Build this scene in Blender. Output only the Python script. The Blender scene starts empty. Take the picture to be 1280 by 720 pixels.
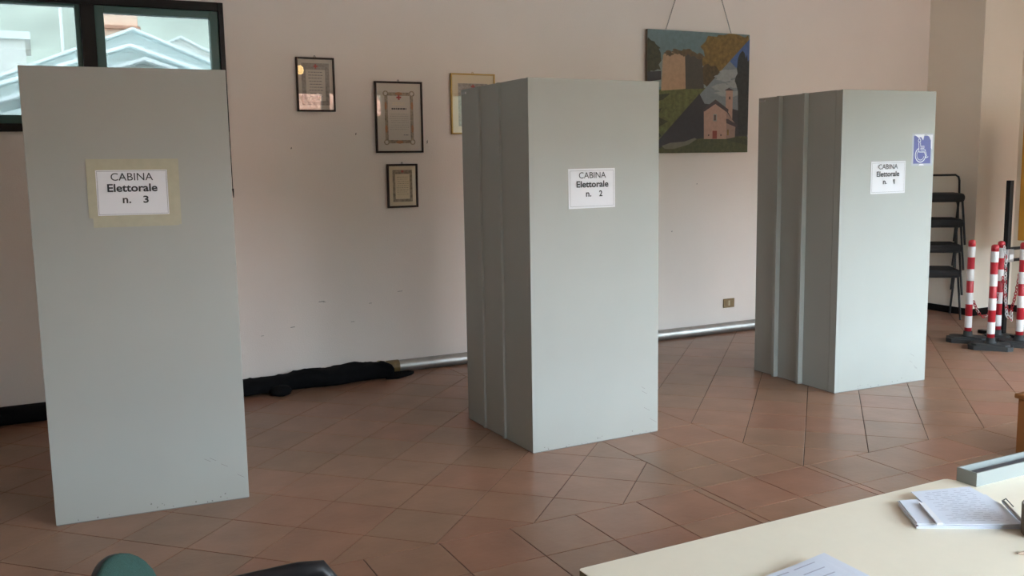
import bpy, bmesh, math, random
from mathutils import Vector, Matrix
random.seed(7)
PI = math.pi
SC = bpy.context.scene
COL = SC.collection

# ------------------------------------------------------------------ camera, sky, light, exposure
cam_data = bpy.data.cameras.new('camera')
cam = bpy.data.objects.new('camera', cam_data)
COL.objects.link(cam)
cam_data.sensor_fit = 'HORIZONTAL'
cam_data.sensor_width = 36.0
cam_data.lens = 1163.603 / 1280.0 * 36.0
cam_data.clip_start = 0.05
cam_data.clip_end = 400
CAM_R = Vector((0.8930, -0.4498, -0.0170)).normalized()
CAM_F = Vector((0.4446, 0.8861, -0.1309)).normalized()
CAM_U = CAM_R.cross(CAM_F).normalized()
CAM_R = CAM_F.cross(CAM_U).normalized()
m = Matrix((CAM_R, CAM_U, -CAM_F)).transposed().to_4x4()
m.translation = Vector((0, 0, 1.554))
cam.matrix_world = m
SC.camera = cam

SC.view_settings.view_transform = 'Standard'
SC.view_settings.look = 'None'
SC.view_settings.gamma = 1.0
SC.view_settings.use_curve_mapping = False
SC.view_settings.exposure = 1.84
SC.cycles.use_denoising = True
SC.cycles.max_bounces = 12
SC.cycles.diffuse_bounces = 6
SC.cycles.glossy_bounces = 4
SC.cycles.transparent_max_bounces = 12
SC.cycles.caustics_reflective = False
SC.cycles.caustics_refractive = False
SC.cycles.sample_clamp_indirect = 8.0

SKY = 9.0
world = bpy.data.worlds.new('overcast_sky')
SC.world = world
world.use_nodes = True
wn, wl = world.node_tree.nodes, world.node_tree.links
wn.clear()
w_out = wn.new('ShaderNodeOutputWorld')
w_bg = wn.new('ShaderNodeBackground')
w_tc = wn.new('ShaderNodeTexCoord')
w_sep = wn.new('ShaderNodeSeparateXYZ')
w_ramp = wn.new('ShaderNodeValToRGB')
wl.new(w_tc.outputs['Generated'], w_sep.inputs[0])
wl.new(w_sep.outputs['Z'], w_ramp.inputs[0])
w_ramp.color_ramp.elements[0].position = 0.0
w_ramp.color_ramp.elements[0].color = (0.74, 0.86, 0.96, 1)
w_ramp.color_ramp.elements[1].position = 1.0
w_ramp.color_ramp.elements[1].color = (0.82, 1.0, 1.18, 1)
wl.new(w_ramp.outputs[0], w_bg.inputs['Color'])
w_bg.inputs['Strength'].default_value = SKY
wl.new(w_bg.outputs[0], w_out.inputs['Surface'])

sun_d = bpy.data.lights.new('sun', 'SUN')
sun_d.energy = 9.0
sun_d.angle = math.radians(12)
sun_d.color = (1.0, 0.97, 0.92)
sun = bpy.data.objects.new('sun', sun_d)
sun.rotation_euler = (math.radians(2), math.radians(-42), 0)
COL.objects.link(sun)

YB, YF, XL, XR, ZC = 6.70, -1.30, -1.60, 8.70, 3.25      # back, front, left, right wall and ceiling
FW = (1.70, 8.40, 0.10, 2.55)                            # glazed opening in the front wall: x0 x1 z0 z1
PIER = (5.12, 6.22)                                      # wall pier in the front glazing
RW = (-1.10, 3.00, 0.05, 2.50)                           # glazed opening in the right wall: y0 y1 z0 z1


def portal(name, loc, rot, sx, sy):
    d = bpy.data.lights.new(name, 'AREA')
    d.shape = 'RECTANGLE'
    d.size, d.size_y = sx, sy
    d.cycles.is_portal = True
    o = bpy.data.objects.new(name, d)
    o.location, o.rotation_euler = loc, rot
    COL.objects.link(o)


portal('front_window_portal', ((FW[0] + FW[1]) / 2, YF - 0.22, (FW[2] + FW[3]) / 2), (PI / 2, 0, 0),
       FW[1] - FW[0], FW[3] - FW[2])
portal('right_window_portal', (XR + 0.22, (RW[0] + RW[1]) / 2, (RW[2] + RW[3]) / 2), (PI / 2, 0, PI / 2),
       RW[1] - RW[0], RW[3] - RW[2])



# ------------------------------------------------------------------ materials
def srgb(r, g, b):
    def f(c):
        c /= 255.0
        return c / 12.92 if c <= 0.04045 else ((c + 0.055) / 1.055) ** 2.4
    return (f(r), f(g), f(b), 1.0)


def mat(name, col, rough=0.6, metal=0.0, noise=0.0, scale=8.0, bump=0.0, bscale=60.0, spec=0.5, coat=0.0):
    M = bpy.data.materials.new(name)
    M.use_nodes = True
    n, l = M.node_tree.nodes, M.node_tree.links
    p = n['Principled BSDF']
    p.inputs['Base Color'].default_value = col
    p.inputs['Roughness'].default_value = rough
    p.inputs['Metallic'].default_value = metal
    p.inputs['Specular IOR Level'].default_value = spec
    p.inputs['Coat Weight'].default_value = coat
    if noise or bump:
        tc = n.new('ShaderNodeTexCoord')
    if noise:
        t = n.new('ShaderNodeTexNoise')
        t.inputs['Scale'].default_value = scale
        t.inputs['Detail'].default_value = 5
        l.new(tc.outputs['Object'], t.inputs['Vector'])
        r = n.new('ShaderNodeMapRange')
        r.inputs[1].default_value, r.inputs[2].default_value = 0.25, 0.75
        r.inputs[3].default_value, r.inputs[4].default_value = 1 - noise, 1 + noise
        l.new(t.outputs['Fac'], r.inputs[0])
        x = n.new('ShaderNodeVectorMath')
        x.operation = 'SCALE'
        x.inputs[0].default_value = col[:3]
        l.new(r.outputs[0], x.inputs['Scale'])
        l.new(x.outputs[0], p.inputs['Base Color'])
    if bump:
        t2 = n.new('ShaderNodeTexNoise')
        t2.inputs['Scale'].default_value = bscale
        t2.inputs['Detail'].default_value = 4
        l.new(tc.outputs['Object'], t2.inputs['Vector'])
        b = n.new('ShaderNodeBump')
        b.inputs['Strength'].default_value = bump
        b.inputs['Distance'].default_value = 0.01
        l.new(t2.outputs['Fac'], b.inputs['Height'])
        l.new(b.outputs[0], p.inputs['Normal'])
    return M


M = {}
M['plaster'] = mat('plaster', (0.82, 0.735, 0.685, 1), 0.85, noise=0.03, scale=1.5, bump=0.15, bscale=120)
M['plaster_b'] = mat('plaster_cream', (0.84, 0.78, 0.69, 1), 0.85, noise=0.03, scale=1.5)
M['ceiling'] = mat('ceiling_paint', (0.78, 0.77, 0.75, 1), 0.9)
M['grout'] = mat('grout', (0.050, 0.030, 0.023, 1), 0.9)
M['black_paint'] = mat('black_paint', (0.005, 0.0045, 0.005, 1), 0.4, spec=0.25)
M['black_cloth'] = mat('black_cloth', (0.006, 0.006, 0.007, 1), 0.95, spec=0.1)
M['black_plastic'] = mat('black_plastic', (0.010, 0.010, 0.012, 1), 0.42, spec=0.35)
M['black_rubber'] = mat('black_rubber', (0.018, 0.018, 0.019, 1), 0.7)
M['dark_fabric'] = mat('dark_fabric', (0.022, 0.022, 0.024, 1), 0.9)
M['teal'] = mat('teal_sash_paint', (0.038, 0.105, 0.095, 1), 0.4)
M['booth'] = mat('booth_paint', (0.358, 0.366, 0.343, 1), 0.42, noise=0.025, scale=3, spec=0.4)
M['booth_edge'] = mat('booth_wear_and_gap', (0.17, 0.165, 0.155, 1), 0.6)  # worn paint chips, and the painted shadow gap at the foot
M['paper'] = mat('white_paper', (0.74, 0.75, 0.80, 1), 0.7)
M['paper2'] = mat('blueish_paper', (0.66, 0.70, 0.80, 1), 0.6)
M['ink'] = mat('black_ink', (0.03, 0.03, 0.035, 1), 0.7)
M['ink_thin'] = mat('grey_ink', (0.13, 0.13, 0.15, 1), 0.7)
M['ink_faint'] = mat('faint_ink', (0.40, 0.42, 0.52, 1), 0.7)
M['tape'] = mat('masking_tape', (0.41, 0.39, 0.29, 1), 0.6, noise=0.06, scale=25)
M['sticker_blue'] = mat('blue_sticker', (0.032, 0.027, 0.26, 1), 0.4)
M['sticker_white'] = mat('white_sticker', (0.72, 0.72, 0.80, 1), 0.5)
M['clear_tape'] = mat('clear_tape', (0.42, 0.43, 0.50, 1), 0.25)
M['wood_dark'] = mat('dark_frame_wood', (0.028, 0.012, 0.008, 1), 0.45, spec=0.25)
M['gold'] = mat('gilt_frame', (0.45, 0.27, 0.06, 1), 0.35, metal=0.3)
M['mat_cream'] = mat('cream_paper', (0.72, 0.60, 0.43, 1), 0.8)
M['mat_grey'] = mat('grey_paper', (0.60, 0.53, 0.46, 1), 0.8)
M['mat_white'] = mat('certificate_paper', (0.62, 0.60, 0.57, 1), 0.8)
M['border'] = mat('printed_border', (0.30, 0.235, 0.17, 1), 0.8, noise=0.55, scale=55)
M['border_grey'] = mat('printed_grey_border', (0.33, 0.285, 0.25, 1), 0.8, noise=0.3, scale=60)
M['border_orange'] = mat('printed_orange_ornament', (0.42, 0.19, 0.09, 1), 0.8)
M['red_print'] = mat('red_print', (0.45, 0.06, 0.05, 1), 0.7)
M['metal'] = mat('galvanised_metal', (0.42, 0.405, 0.39, 1), 0.46, metal=0.85, noise=0.12, scale=14)
M['steel'] = mat('steel', (0.45, 0.45, 0.47, 1), 0.3, metal=1.0)
M['chain_steel'] = mat('chain_steel', (0.10, 0.10, 0.10, 1), 0.45, metal=0.6)
M['brown_tape'] = mat('brown_tape', (0.17, 0.11, 0.04, 1), 0.4, noise=0.3, scale=20)
M['bronze'] = mat('bronze_plate', (0.20, 0.13, 0.06, 1), 0.4, metal=0.4)
M['ivory'] = mat('ivory_plastic', (0.45, 0.35, 0.22, 1), 0.4)
M['red'] = mat('red_plastic', (0.42, 0.018, 0.030, 1), 0.4)
M['white'] = mat('white_plastic', (0.66, 0.65, 0.65, 1), 0.4)
M['desk'] = mat('cream_laminate', (0.80, 0.73, 0.60, 1), 0.38, noise=0.015, scale=30)
M['desk_edge'] = mat('desk_edge_band', (0.22, 0.16, 0.10, 1), 0.5)
M['desk_leg'] = mat('desk_leg_metal', (0.10, 0.10, 0.10, 1), 0.4, metal=0.5)
M['tray'] = mat('tray_card', (0.27, 0.29, 0.28, 1), 0.55)
M['tray_in'] = mat('tray_lining', (0.035, 0.035, 0.05, 1), 0.5)
M['green_fabric'] = mat('green_fabric', (0.020, 0.068, 0.059, 1), 0.95, noise=0.15, scale=90, bump=0.4, bscale=400)
M['wood'] = mat('varnished_wood', (0.235, 0.085, 0.022, 1), 0.4, noise=0.2, scale=6)
M['yellow'] = mat('yellow_frame_paint', (0.62, 0.30, 0.035, 1), 0.5)
M['board_dark'] = mat('dark_board', (0.05, 0.045, 0.05, 1), 0.5)
M['cork'] = mat('brown_card', (0.15, 0.11, 0.085, 1), 0.8, noise=0.2, scale=60)
M['pencil_wood'] = mat('pencil_wood', (0.60, 0.45, 0.35, 1), 0.6)
M['lamp_bulb'] = mat('lamp_bulb', (0.8, 0.6, 0.3, 1), 0.4)
pb = M['lamp_bulb'].node_tree.nodes['Principled BSDF']
pb.inputs['Emission Color'].default_value = (1.0, 0.62, 0.22, 1)
pb.inputs['Emission Strength'].default_value = 6.0


def glass_mat(name, tint, haze=0.0, haze_col=(0.8, 0.9, 0.9, 1), refl=1.0):
    G = bpy.data.materials.new(name)
    G.use_nodes = True
    n, l = G.node_tree.nodes, G.node_tree.links
    n.clear()
    out = n.new('ShaderNodeOutputMaterial')
    tr = n.new('ShaderNodeBsdfTransparent')
    tr.inputs[0].default_value = tint
    gl = n.new('ShaderNodeBsdfGlossy')
    gl.inputs['Roughness'].default_value = 0.0
    gl.inputs['Color'].default_value = (refl, refl, refl, 1)
    fr = n.new('ShaderNodeFresnel')
    ge = n.new('ShaderNodeNewGeometry')                   # the same reflectance from both sides of the sheet
    mr = n.new('ShaderNodeMapRange')
    mr.inputs[3].default_value, mr.inputs[4].default_value = 1.5, 1.0 / 1.5
    l.new(ge.outputs['Backfacing'], mr.inputs[0])
    l.new(mr.outputs[0], fr.inputs['IOR'])
    mx = n.new('ShaderNodeMixShader')
    l.new(fr.outputs[0], mx.inputs[0])
    src = tr.outputs[0]
    if haze:
        tl = n.new('ShaderNodeBsdfTranslucent')
        tl.inputs[0].default_value = haze_col
        m2 = n.new('ShaderNodeMixShader')
        m2.inputs[0].default_value = haze
        l.new(tr.outputs[0], m2.inputs[1])
        l.new(tl.outputs[0], m2.inputs[2])
        src = m2.outputs[0]
    l.new(src, mx.inputs[1])
    l.new(gl.outputs[0], mx.inputs[2])
    l.new(mx.outputs[0], out.inputs['Surface'])
    return G


M['glass'] = glass_mat('clear_glass', (1, 1, 1, 1))
M['pane_tinted'] = glass_mat('tinted_glass', (0.25, 0.258, 0.25, 1))  # even tint only, no dust layer; dims the view outside
M['pane_clear'] = glass_mat('window_glass', (0.95, 0.97, 0.97, 1))


def tile_material():
    T = bpy.data.materials.new('terracotta_tile')
    T.use_nodes = True
    n, l = T.node_tree.nodes, T.node_tree.links
    p = n['Principled BSDF']
    oi = n.new('ShaderNodeObjectInfo')
    ge = n.new('ShaderNodeNewGeometry')
    ad = n.new('ShaderNodeMath'); ad.operation = 'ADD'
    l.new(oi.outputs['Random'], ad.inputs[0]); l.new(ge.outputs['Random Per Island'], ad.inputs[1])
    fr = n.new('ShaderNodeMath'); fr.operation = 'FRACT'
    l.new(ad.outputs[0], fr.inputs[0])
    ramp = n.new('ShaderNodeValToRGB')
    cr = ramp.color_ramp
    cr.elements[0].position = 0.0; cr.elements[0].color = (0.272, 0.130, 0.084, 1)
    cr.elements[1].position = 1.0; cr.elements[1].color = (0.246, 0.138, 0.087, 1)
    e = cr.elements.new(0.35); e.color = (0.288, 0.150, 0.096, 1)
    e = cr.elements.new(0.7); e.color = (0.258, 0.145, 0.094, 1)
    l.new(fr.outputs[0], ramp.inputs[0])
    tn = n.new('ShaderNodeTexNoise'); tn.inputs['Scale'].default_value = 5.0; tn.inputs['Detail'].default_value = 6
    l.new(ge.outputs['Position'], tn.inputs['Vector'])
    mr = n.new('ShaderNodeMapRange')
    mr.inputs[1].default_value, mr.inputs[2].default_value = 0.3, 0.7
    mr.inputs[3].default_value, mr.inputs[4].default_value = 0.86, 1.12
    l.new(tn.outputs['Fac'], mr.inputs[0])
    sc = n.new('ShaderNodeVectorMath'); sc.operation = 'SCALE'
    l.new(ramp.outputs[0], sc.inputs[0]); l.new(mr.outputs[0], sc.inputs['Scale'])
    l.new(sc.outputs[0], p.inputs['Base Color'])
    p.inputs['Roughness'].default_value = 0.36
    p.inputs['Specular IOR Level'].default_value = 0.5
    t2 = n.new('ShaderNodeTexNoise'); t2.inputs['Scale'].default_value = 30.0; t2.inputs['Detail'].default_value = 4
    l.new(ge.outputs['Position'], t2.inputs['Vector'])
    b = n.new('ShaderNodeBump'); b.inputs['Strength'].default_value = 0.25; b.inputs['Distance'].default_value = 0.004
    l.new(t2.outputs['Fac'], b.inputs['Height']); l.new(b.outputs[0], p.inputs['Normal'])
    return T


M['tile'] = tile_material()


# ------------------------------------------------------------------ mesh helpers
class MB:
    def __init__(self):
        self.v, self.f, self.mi, self.mats, self.sm = [], [], [], [], []

    def _m(self, mname):
        if mname not in self.mats:
            self.mats.append(mname)
        return self.mats.index(mname)

    def poly(self, pts, mname, smooth=False):
        b = len(self.v)
        self.v += [tuple(p) for p in pts]
        self.f.append(tuple(range(b, b + len(pts))))
        self.mi.append(self._m(mname)); self.sm.append(smooth)
        return self

    def faces(self, vs, fs, mname, smooth=False):
        b = len(self.v)
        self.v += [tuple(p) for p in vs]
        k = self._m(mname)
        for f in fs:
            self.f.append(tuple(i + b for i in f)); self.mi.append(k); self.sm.append(smooth)
        return self

    def box(self, x0, x1, y0, y1, z0, z1, mname, bev=0.0, T=None):
        if bev <= 0:
            vs = [Vector((x, y, z)) for z in (z0, z1) for y in (y0, y1) for x in (x0, x1)]
            fs = [(0, 2, 3, 1), (4, 5, 7, 6), (0, 1, 5, 4), (2, 6, 7, 3), (0, 4, 6, 2), (1, 3, 7, 5)]
        else:
            bm = bmesh.new()
            bmesh.ops.create_cube(bm, size=1.0)
            bmesh.ops.scale(bm, vec=(x1 - x0, y1 - y0, z1 - z0), verts=bm.verts)
            bmesh.ops.translate(bm, vec=((x0 + x1) / 2, (y0 + y1) / 2, (z0 + z1) / 2), verts=bm.verts)
            bmesh.ops.bevel(bm, geom=bm.edges[:], offset=bev, segments=2, affect='EDGES', profile=0.5)
            bm.verts.index_update()
            vs = [v.co.copy() for v in bm.verts]
            fs = [tuple(v.index for v in f.verts) for f in bm.faces]
            bm.free()
        if T is not None:
            vs = [T @ v for v in vs]
        return self.faces(vs, fs, mname)

    def prism(self, pts2, z0, z1, mname, T=None, side=None):
        n = len(pts2)
        lo = [Vector((x, y, z0)) for x, y in pts2]
        hi = [Vector((x, y, z1)) for x, y in pts2]
        if T is not None:
            lo = [T @ v for v in lo]; hi = [T @ v for v in hi]
        vs = lo + hi
        self.faces(vs, [tuple(range(n - 1, -1, -1)), tuple(range(n, 2 * n))], mname)
        self.faces(vs, [(i, (i + 1) % n, n + (i + 1) % n, n + i) for i in range(n)], side or mname)
        return self

    def tube(self, pts, r, mname, n=8, closed=False, caps=True, smooth=True):
        pts = [Vector(p) for p in pts]
        k = len(pts)
        rs = r if isinstance(r, (list, tuple)) else [r] * k
        vs, fs = [], []
        prev = None
        for i, p in enumerate(pts):
            if closed:
                t = (pts[(i + 1) % k] - pts[i - 1])
            else:
                t = pts[min(i + 1, k - 1)] - pts[max(i - 1, 0)]
            t.normalize()
            if prev is None:
                a = Vector((0, 0, 1)) if abs(t.z) < 0.9 else Vector((1, 0, 0))
                u = t.cross(a).normalized()
            else:
                u = (prev - t * prev.dot(t)).normalized()
            prev = u
            w = t.cross(u)
            for j in range(n):
                an = 2 * PI * j / n
                vs.append(p + (u * math.cos(an) + w * math.sin(an)) * rs[i])
        for i in range(k if closed else k - 1):
            for j in range(n):
                a, b = i * n, ((i + 1) % k) * n
                fs.append((a + j, a + (j + 1) % n, b + (j + 1) % n, b + j))
        self.faces(vs, fs, mname, smooth)
        if caps and not closed:
            self.faces(vs[:n], [tuple(range(n - 1, -1, -1))], mname)
            self.faces(vs[-n:], [tuple(range(n))], mname)
        return self

    def lathe(self, prof, mname, n=20, c=(0, 0, 0), axis='Z', smooth=True):
        vs, fs = [], []
        for r, z in prof:
            for j in range(n):
                a = 2 * PI * j / n
                vs.append(Vector((c[0] + r * math.cos(a), c[1] + r * math.sin(a), c[2] + z)))
        for i in range(len(prof) - 1):
            for j in range(n):
                fs.append((i * n + j, i * n + (j + 1) % n, (i + 1) * n + (j + 1) % n, (i + 1) * n + j))
        fs.append(tuple(range(n - 1, -1, -1)))
        fs.append(tuple((len(prof) - 1) * n + j for j in range(n)))
        return self.faces(vs, fs, mname, smooth)

    def mesh(self, name):
        me = bpy.data.meshes.new(name)
        me.from_pydata(self.v, [], self.f)
        for k in self.mats:
            me.materials.append(M[k])
        me.polygons.foreach_set('material_index', self.mi)
        me.polygons.foreach_set('use_smooth', self.sm)
        me.update()
        return me

    def build(self, name, parent=None, loc=None, rot=None):
        o = bpy.data.objects.new(name, self.mesh(name))
        COL.objects.link(o)
        if parent is not None:
            o.parent = parent
        if loc is not None:
            o.location = loc
        if rot is not None:
            o.rotation_euler = rot
        return o


def tag(o, label=None, cat=None, group=None, kind=None):
    if label: o['label'] = label
    if cat: o['category'] = cat
    if group: o['group'] = group
    if kind: o['kind'] = kind
    return o


def empty(name, label, cat, loc=(0, 0, 0), rz=0.0, group=None, rx=0.0):
    o = bpy.data.objects.new(name, None)
    o.empty_display_size = 0.1
    COL.objects.link(o)
    o.location = loc
    o.rotation_euler = (rx, 0, rz)
    return tag(o, label, cat, group)


def copy_tree(o, parent=None):
    c = o.copy()
    COL.objects.link(c)
    if parent is not None:
        c.parent = parent
    for ch in list(o.children):
        copy_tree(ch, c)
    return c


def struct(o):
    o['kind'] = 'structure'
    return o


# ------------------------------------------------------------------ room shell
struct(MB().box(XL - 0.2, XR + 0.2, YF - 0.2, YB + 0.25, -0.15, -0.0035, 'grout').build('floor'))
FLOOR = bpy.data.objects['floor']
struct(MB().box(XL - 0.2, XR + 0.2, YF - 0.2, YB + 0.25, ZC, ZC + 0.15, 'ceiling').build('ceiling'))

WX0, WX1, WZ0, WZ1 = -0.50, 1.195, 1.815, 2.675          # back window opening
b = MB()
b.box(XL - 0.2, WX0, YB, YB + 0.25, -0.006, ZC, 'plaster')
b.box(WX1, XR + 0.2, YB, YB + 0.25, -0.006, ZC, 'plaster')
b.box(WX0, WX1, YB, YB + 0.25, -0.006, WZ0, 'plaster')
b.box(WX0, WX1, YB, YB + 0.25, WZ1, ZC, 'plaster')
struct(b.build('wall_back'))
M['scuff'] = mat('wall_scuff', (0.22, 0.19, 0.17, 1), 0.9)
sm_ = MB()
for x, z, a, t in ((1.79, 0.581, 0.022, 0.003), (1.81, 0.575, 0.012, 0.002), (2.163, 0.538, 0.012, 0.002), (1.569, 0.41, 0.016, 0.003), (2.02, 0.41, 0.014, 0.002),
                   (1.348, 0.367, 0.010, 0.002), (2.402, 0.611, 0.020, 0.002), (2.10, 1.80, 0.004, 0.010), (2.66, 1.74, 0.004, 0.016), (4.95, 0.95, 0.005, 0.006),
                   (5.22, 1.36, 0.004, 0.006), (1.62, 1.70, 0.004, 0.008)):
    sm_.poly([(x - a, YB - 0.0006, z - t), (x + a, YB - 0.0006, z - t * 0.4), (x + a, YB - 0.0006, z + t), (x - a, YB - 0.0006, z + t * 0.4)], 'scuff')
tag(sm_.build('scuff_marks', bpy.data.objects['wall_back']), kind='stuff')
struct(MB().box(XL - 0.2, XL, YF, YB, -0.006, ZC, 'plaster').build('wall_left'))
b = MB()
b.box(XR, XR + 0.2, YF, RW[0], -0.006, ZC, 'plaster_b')
b.box(XR, XR + 0.2, RW[1], YB, -0.006, ZC, 'plaster_b')
b.box(XR, XR + 0.2, RW[0], RW[1], -0.006, RW[2], 'plaster_b')
b.box(XR, XR + 0.2, RW[0], RW[1], RW[3], ZC, 'plaster_b')
struct(b.build('wall_right'))
b = MB()
b.box(XL - 0.2, FW[0], YF - 0.2, YF, -0.006, ZC, 'plaster')
b.box(FW[1], XR + 0.2, YF - 0.2, YF, -0.006, ZC, 'plaster')
b.box(FW[0], FW[1], YF - 0.2, YF, -0.006, FW[2], 'plaster')
b.box(FW[0], FW[1], YF - 0.2, YF, FW[3], ZC, 'plaster')
b.box(PIER[0], PIER[1], YF - 0.2, YF, FW[2], FW[3], 'plaster')
struct(b.build('wall_front'))
CX, CY = 8.12, 6.08                                       # corner pillar
struct(MB().box(CX, XR, CY, YB, -0.006, ZC, 'plaster_b').build('pillar'))
# black baseboards
struct(MB().box(XL, CX, YB - 0.012, YB, 0, 0.068, 'black_paint').build('baseboard_back'))
struct(MB().box(XL, XL + 0.012, YF, YB - 0.012, 0, 0.068, 'black_paint').build('baseboard_left'))
b = MB()
b.box(CX - 0.012, CX, CY - 0.012, YB - 0.012, 0, 0.068, 'black_paint')
b.box(CX, XR - 0.012, CY - 0.012, CY, 0, 0.068, 'black_paint')
b.box(XR - 0.012, XR, YF, CY - 0.012, 0, 0.068, 'black_paint')
struct(b.build('baseboard_right'))

# ------------------------------------------------------------------ tiled floor
TS = 0.3275
JT = 0.0040


def clip_poly(poly, a, bb, c):
    """keep the side a*x+b*y<=c"""
    out = []
    for i in range(len(poly)):
        p, q = poly[i], poly[(i + 1) % len(poly)]
        dp, dq = a * p[0] + bb * p[1] - c, a * q[0] + bb * q[1] - c
        if dp <= 0: out.append(p)
        if dp * dq < 0:
            t = dp / (dp - dq)
            out.append((p[0] + (q[0] - p[0]) * t, p[1] + (q[1] - p[1]) * t))
    return out


def area(poly):
    return 0.5 * sum(poly[i][0] * poly[(i + 1) % len(poly)][1] - poly[(i + 1) % len(poly)][0] * poly[i][1]
                     for i in range(len(poly)))


def inset(poly, d):
    """convex polygon (ccw) moved inwards by d"""
    res = list(poly)
    n = len(poly)
    for i in range(n):
        p, q = poly[i], poly[(i + 1) % n]
        ex, ey = q[0] - p[0], q[1] - p[1]
        L = math.hypot(ex, ey)
        if L < 1e-6: continue
        nx, ny = ey / L, -ex / L                          # outward for ccw
        res = clip_poly(res, nx, ny, nx * p[0] + ny * p[1] - d)
        if len(res) < 3: return []
    return res


def in_rect(poly, x0, x1, y0, y1):
    for a, bb, c in ((-1, 0, -x0), (1, 0, x1), (0, -1, -y0), (0, 1, y1)):
        poly = clip_poly(poly, a, bb, c)
        if len(poly) < 3: return []
    return poly


S1A, S1B = 3.453 - 2 * TS, 3.453                          # band along the room
S2A, S2B = 2.728, 3.384                                   # band across the room
FX0, FX1, FY0, FY1 = XL, XR, YF, YB
tiles = []


def diag(zone, ax, ay):
    h = TS * math.sqrt(0.5)
    x0, x1, y0, y1 = zone
    i0, i1 = int((x0 - ax) / h) - 2, int((x1 - ax) / h) + 2
    j0, j1 = int((y0 - ay) / h) - 2, int((y1 - ay) / h) + 2
    for i in range(i0, i1 + 1):
        for j in range(j0, j1 + 1):
            if (i + j) % 2: continue
            cx, cy = ax + i * h, ay + h + j * h
            t = in_rect([(cx, cy - h), (cx + h, cy), (cx, cy + h), (cx - h, cy)], x0, x1, y0, y1)
            if len(t) >= 3 and area(t) > 0.0006: tiles.append(t)


def rectgrid(xs, ys):
    for i in range(len(xs) - 1):
        for j in range(len(ys) - 1):
            t = in_rect([(xs[i], ys[j]), (xs[i + 1], ys[j]), (xs[i + 1], ys[j + 1]), (xs[i], ys[j + 1])],
                        FX0, FX1, FY0, FY1)
            if len(t) >= 3 and area(t) > 0.0006: tiles.append(t)


diag((FX0, S2A, S1B, FY1), 2.282, 3.453)
diag((S2B, FX1, S1B, FY1), 3.384, 3.453)
diag((FX0, S2A, FY0, S1A), 2.282, S1A)
diag((S2B, FX1, FY0, S1A), 3.384, S1A)
xs = [2.683 - TS * k for k in range(14, -1, -1)] + [2.728, 3.055, 3.384, 3.428] + [3.428 + TS * k for k in range(1, 18)]
rectgrid(xs, [S1A, S1A + TS, S1B])
rectgrid([S2A, 3.055, S2B], [S1B] + [3.703 + TS * k for k in range(0, 11)])
rectgrid([S2A, 3.055, S2B], [S1A - TS * k for k in range(18, -1, -1)])

Rm = Matrix((CAM_R, CAM_U, CAM_F))


def cam_uv(x, y):
    d = Rm @ (Vector((x, y, 0)) - Vector((0, 0, 1.554)))
    if d.z < 0.3: return None
    return (640 + 1163.6 * d.x / d.z, 360 - 1163.6 * d.y / d.z)


def hidden(x, y):
    if 0.78 < x < 3.0 and y < 1.60: return True             # behind the desk
    for (bx, by, w, dpt) in ((-0.047, 4.45, 0.8, 0.8), (2.279, 4.322, 0.83, 0.82), (4.644, 4.473, 0.83, 0.82)):
        # seen through a booth front?
        if y > by:
            xx = x * (by + 0.02) / y
            if bx < xx < bx + w and 1.554 * (1 - by / y) > 0.02: return True
        if bx < x < bx + w and by < y < by + dpt: return True
    return False


ranked = []
for t in tiles:
    t = inset(t, JT / 2)
    if len(t) < 3: continue
    cx = sum(p[0] for p in t) / len(t); cy = sum(p[1] for p in t) / len(t)
    uv = [cam_uv(*p) for p in t]
    vis = 0.0
    if all(uv) and any(-5 < u < 1285 and v < 735 for u, v in uv) and not hidden(cx, cy):
        vis = abs(area(uv))
    ranked.append((vis, t, cx, cy))
ranked.sort(key=lambda r: -r[0])
shared = {}


def tile_geo(t, cx, cy):
    top = inset(t, 0.0016)
    if len(top) < 3: return None
    n, k = len(t), len(top)
    if n != k:
        top = [(cx + (x - cx) * 0.985, cy + (y - cy) * 0.985) for x, y in t]
    vs = [(x - cx, y - cy, -0.007) for x, y in t] + [(x - cx, y - cy, -0.0008) for x, y in t] + \
         [(x - cx, y - cy, 0.0) for x, y in top]
    fs = [tuple(range(2 * n, 3 * n))]
    for i in range(n):
        j = (i + 1) % n
        fs += [(i, j, n + j, n + i), (n + i, n + j, 2 * n + j, 2 * n + i)]
    return vs, fs


rest = MB()
count = 0
for vis, t, cx, cy in ranked:
    g = tile_geo(t, cx, cy)
    if g is None: continue
    if vis > 12 and count < 296:
        key = tuple(round(c, 3) for v in g[0] for c in v)
        if key not in shared:
            shared[key] = MB().faces(g[0], g[1], 'tile').mesh('floor_tile')
        o = bpy.data.objects.new('floor_tile', shared[key])
        COL.objects.link(o)
        o.parent = FLOOR
        o.location = (cx, cy, random.uniform(-0.00015, 0.00015))
        count += 1
    else:
        rest.faces([(x + cx, y + cy, z) for x, y, z in g[0]], g[1], 'tile')
tag(rest.build('floor_tiles', FLOOR), kind='stuff')

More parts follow.
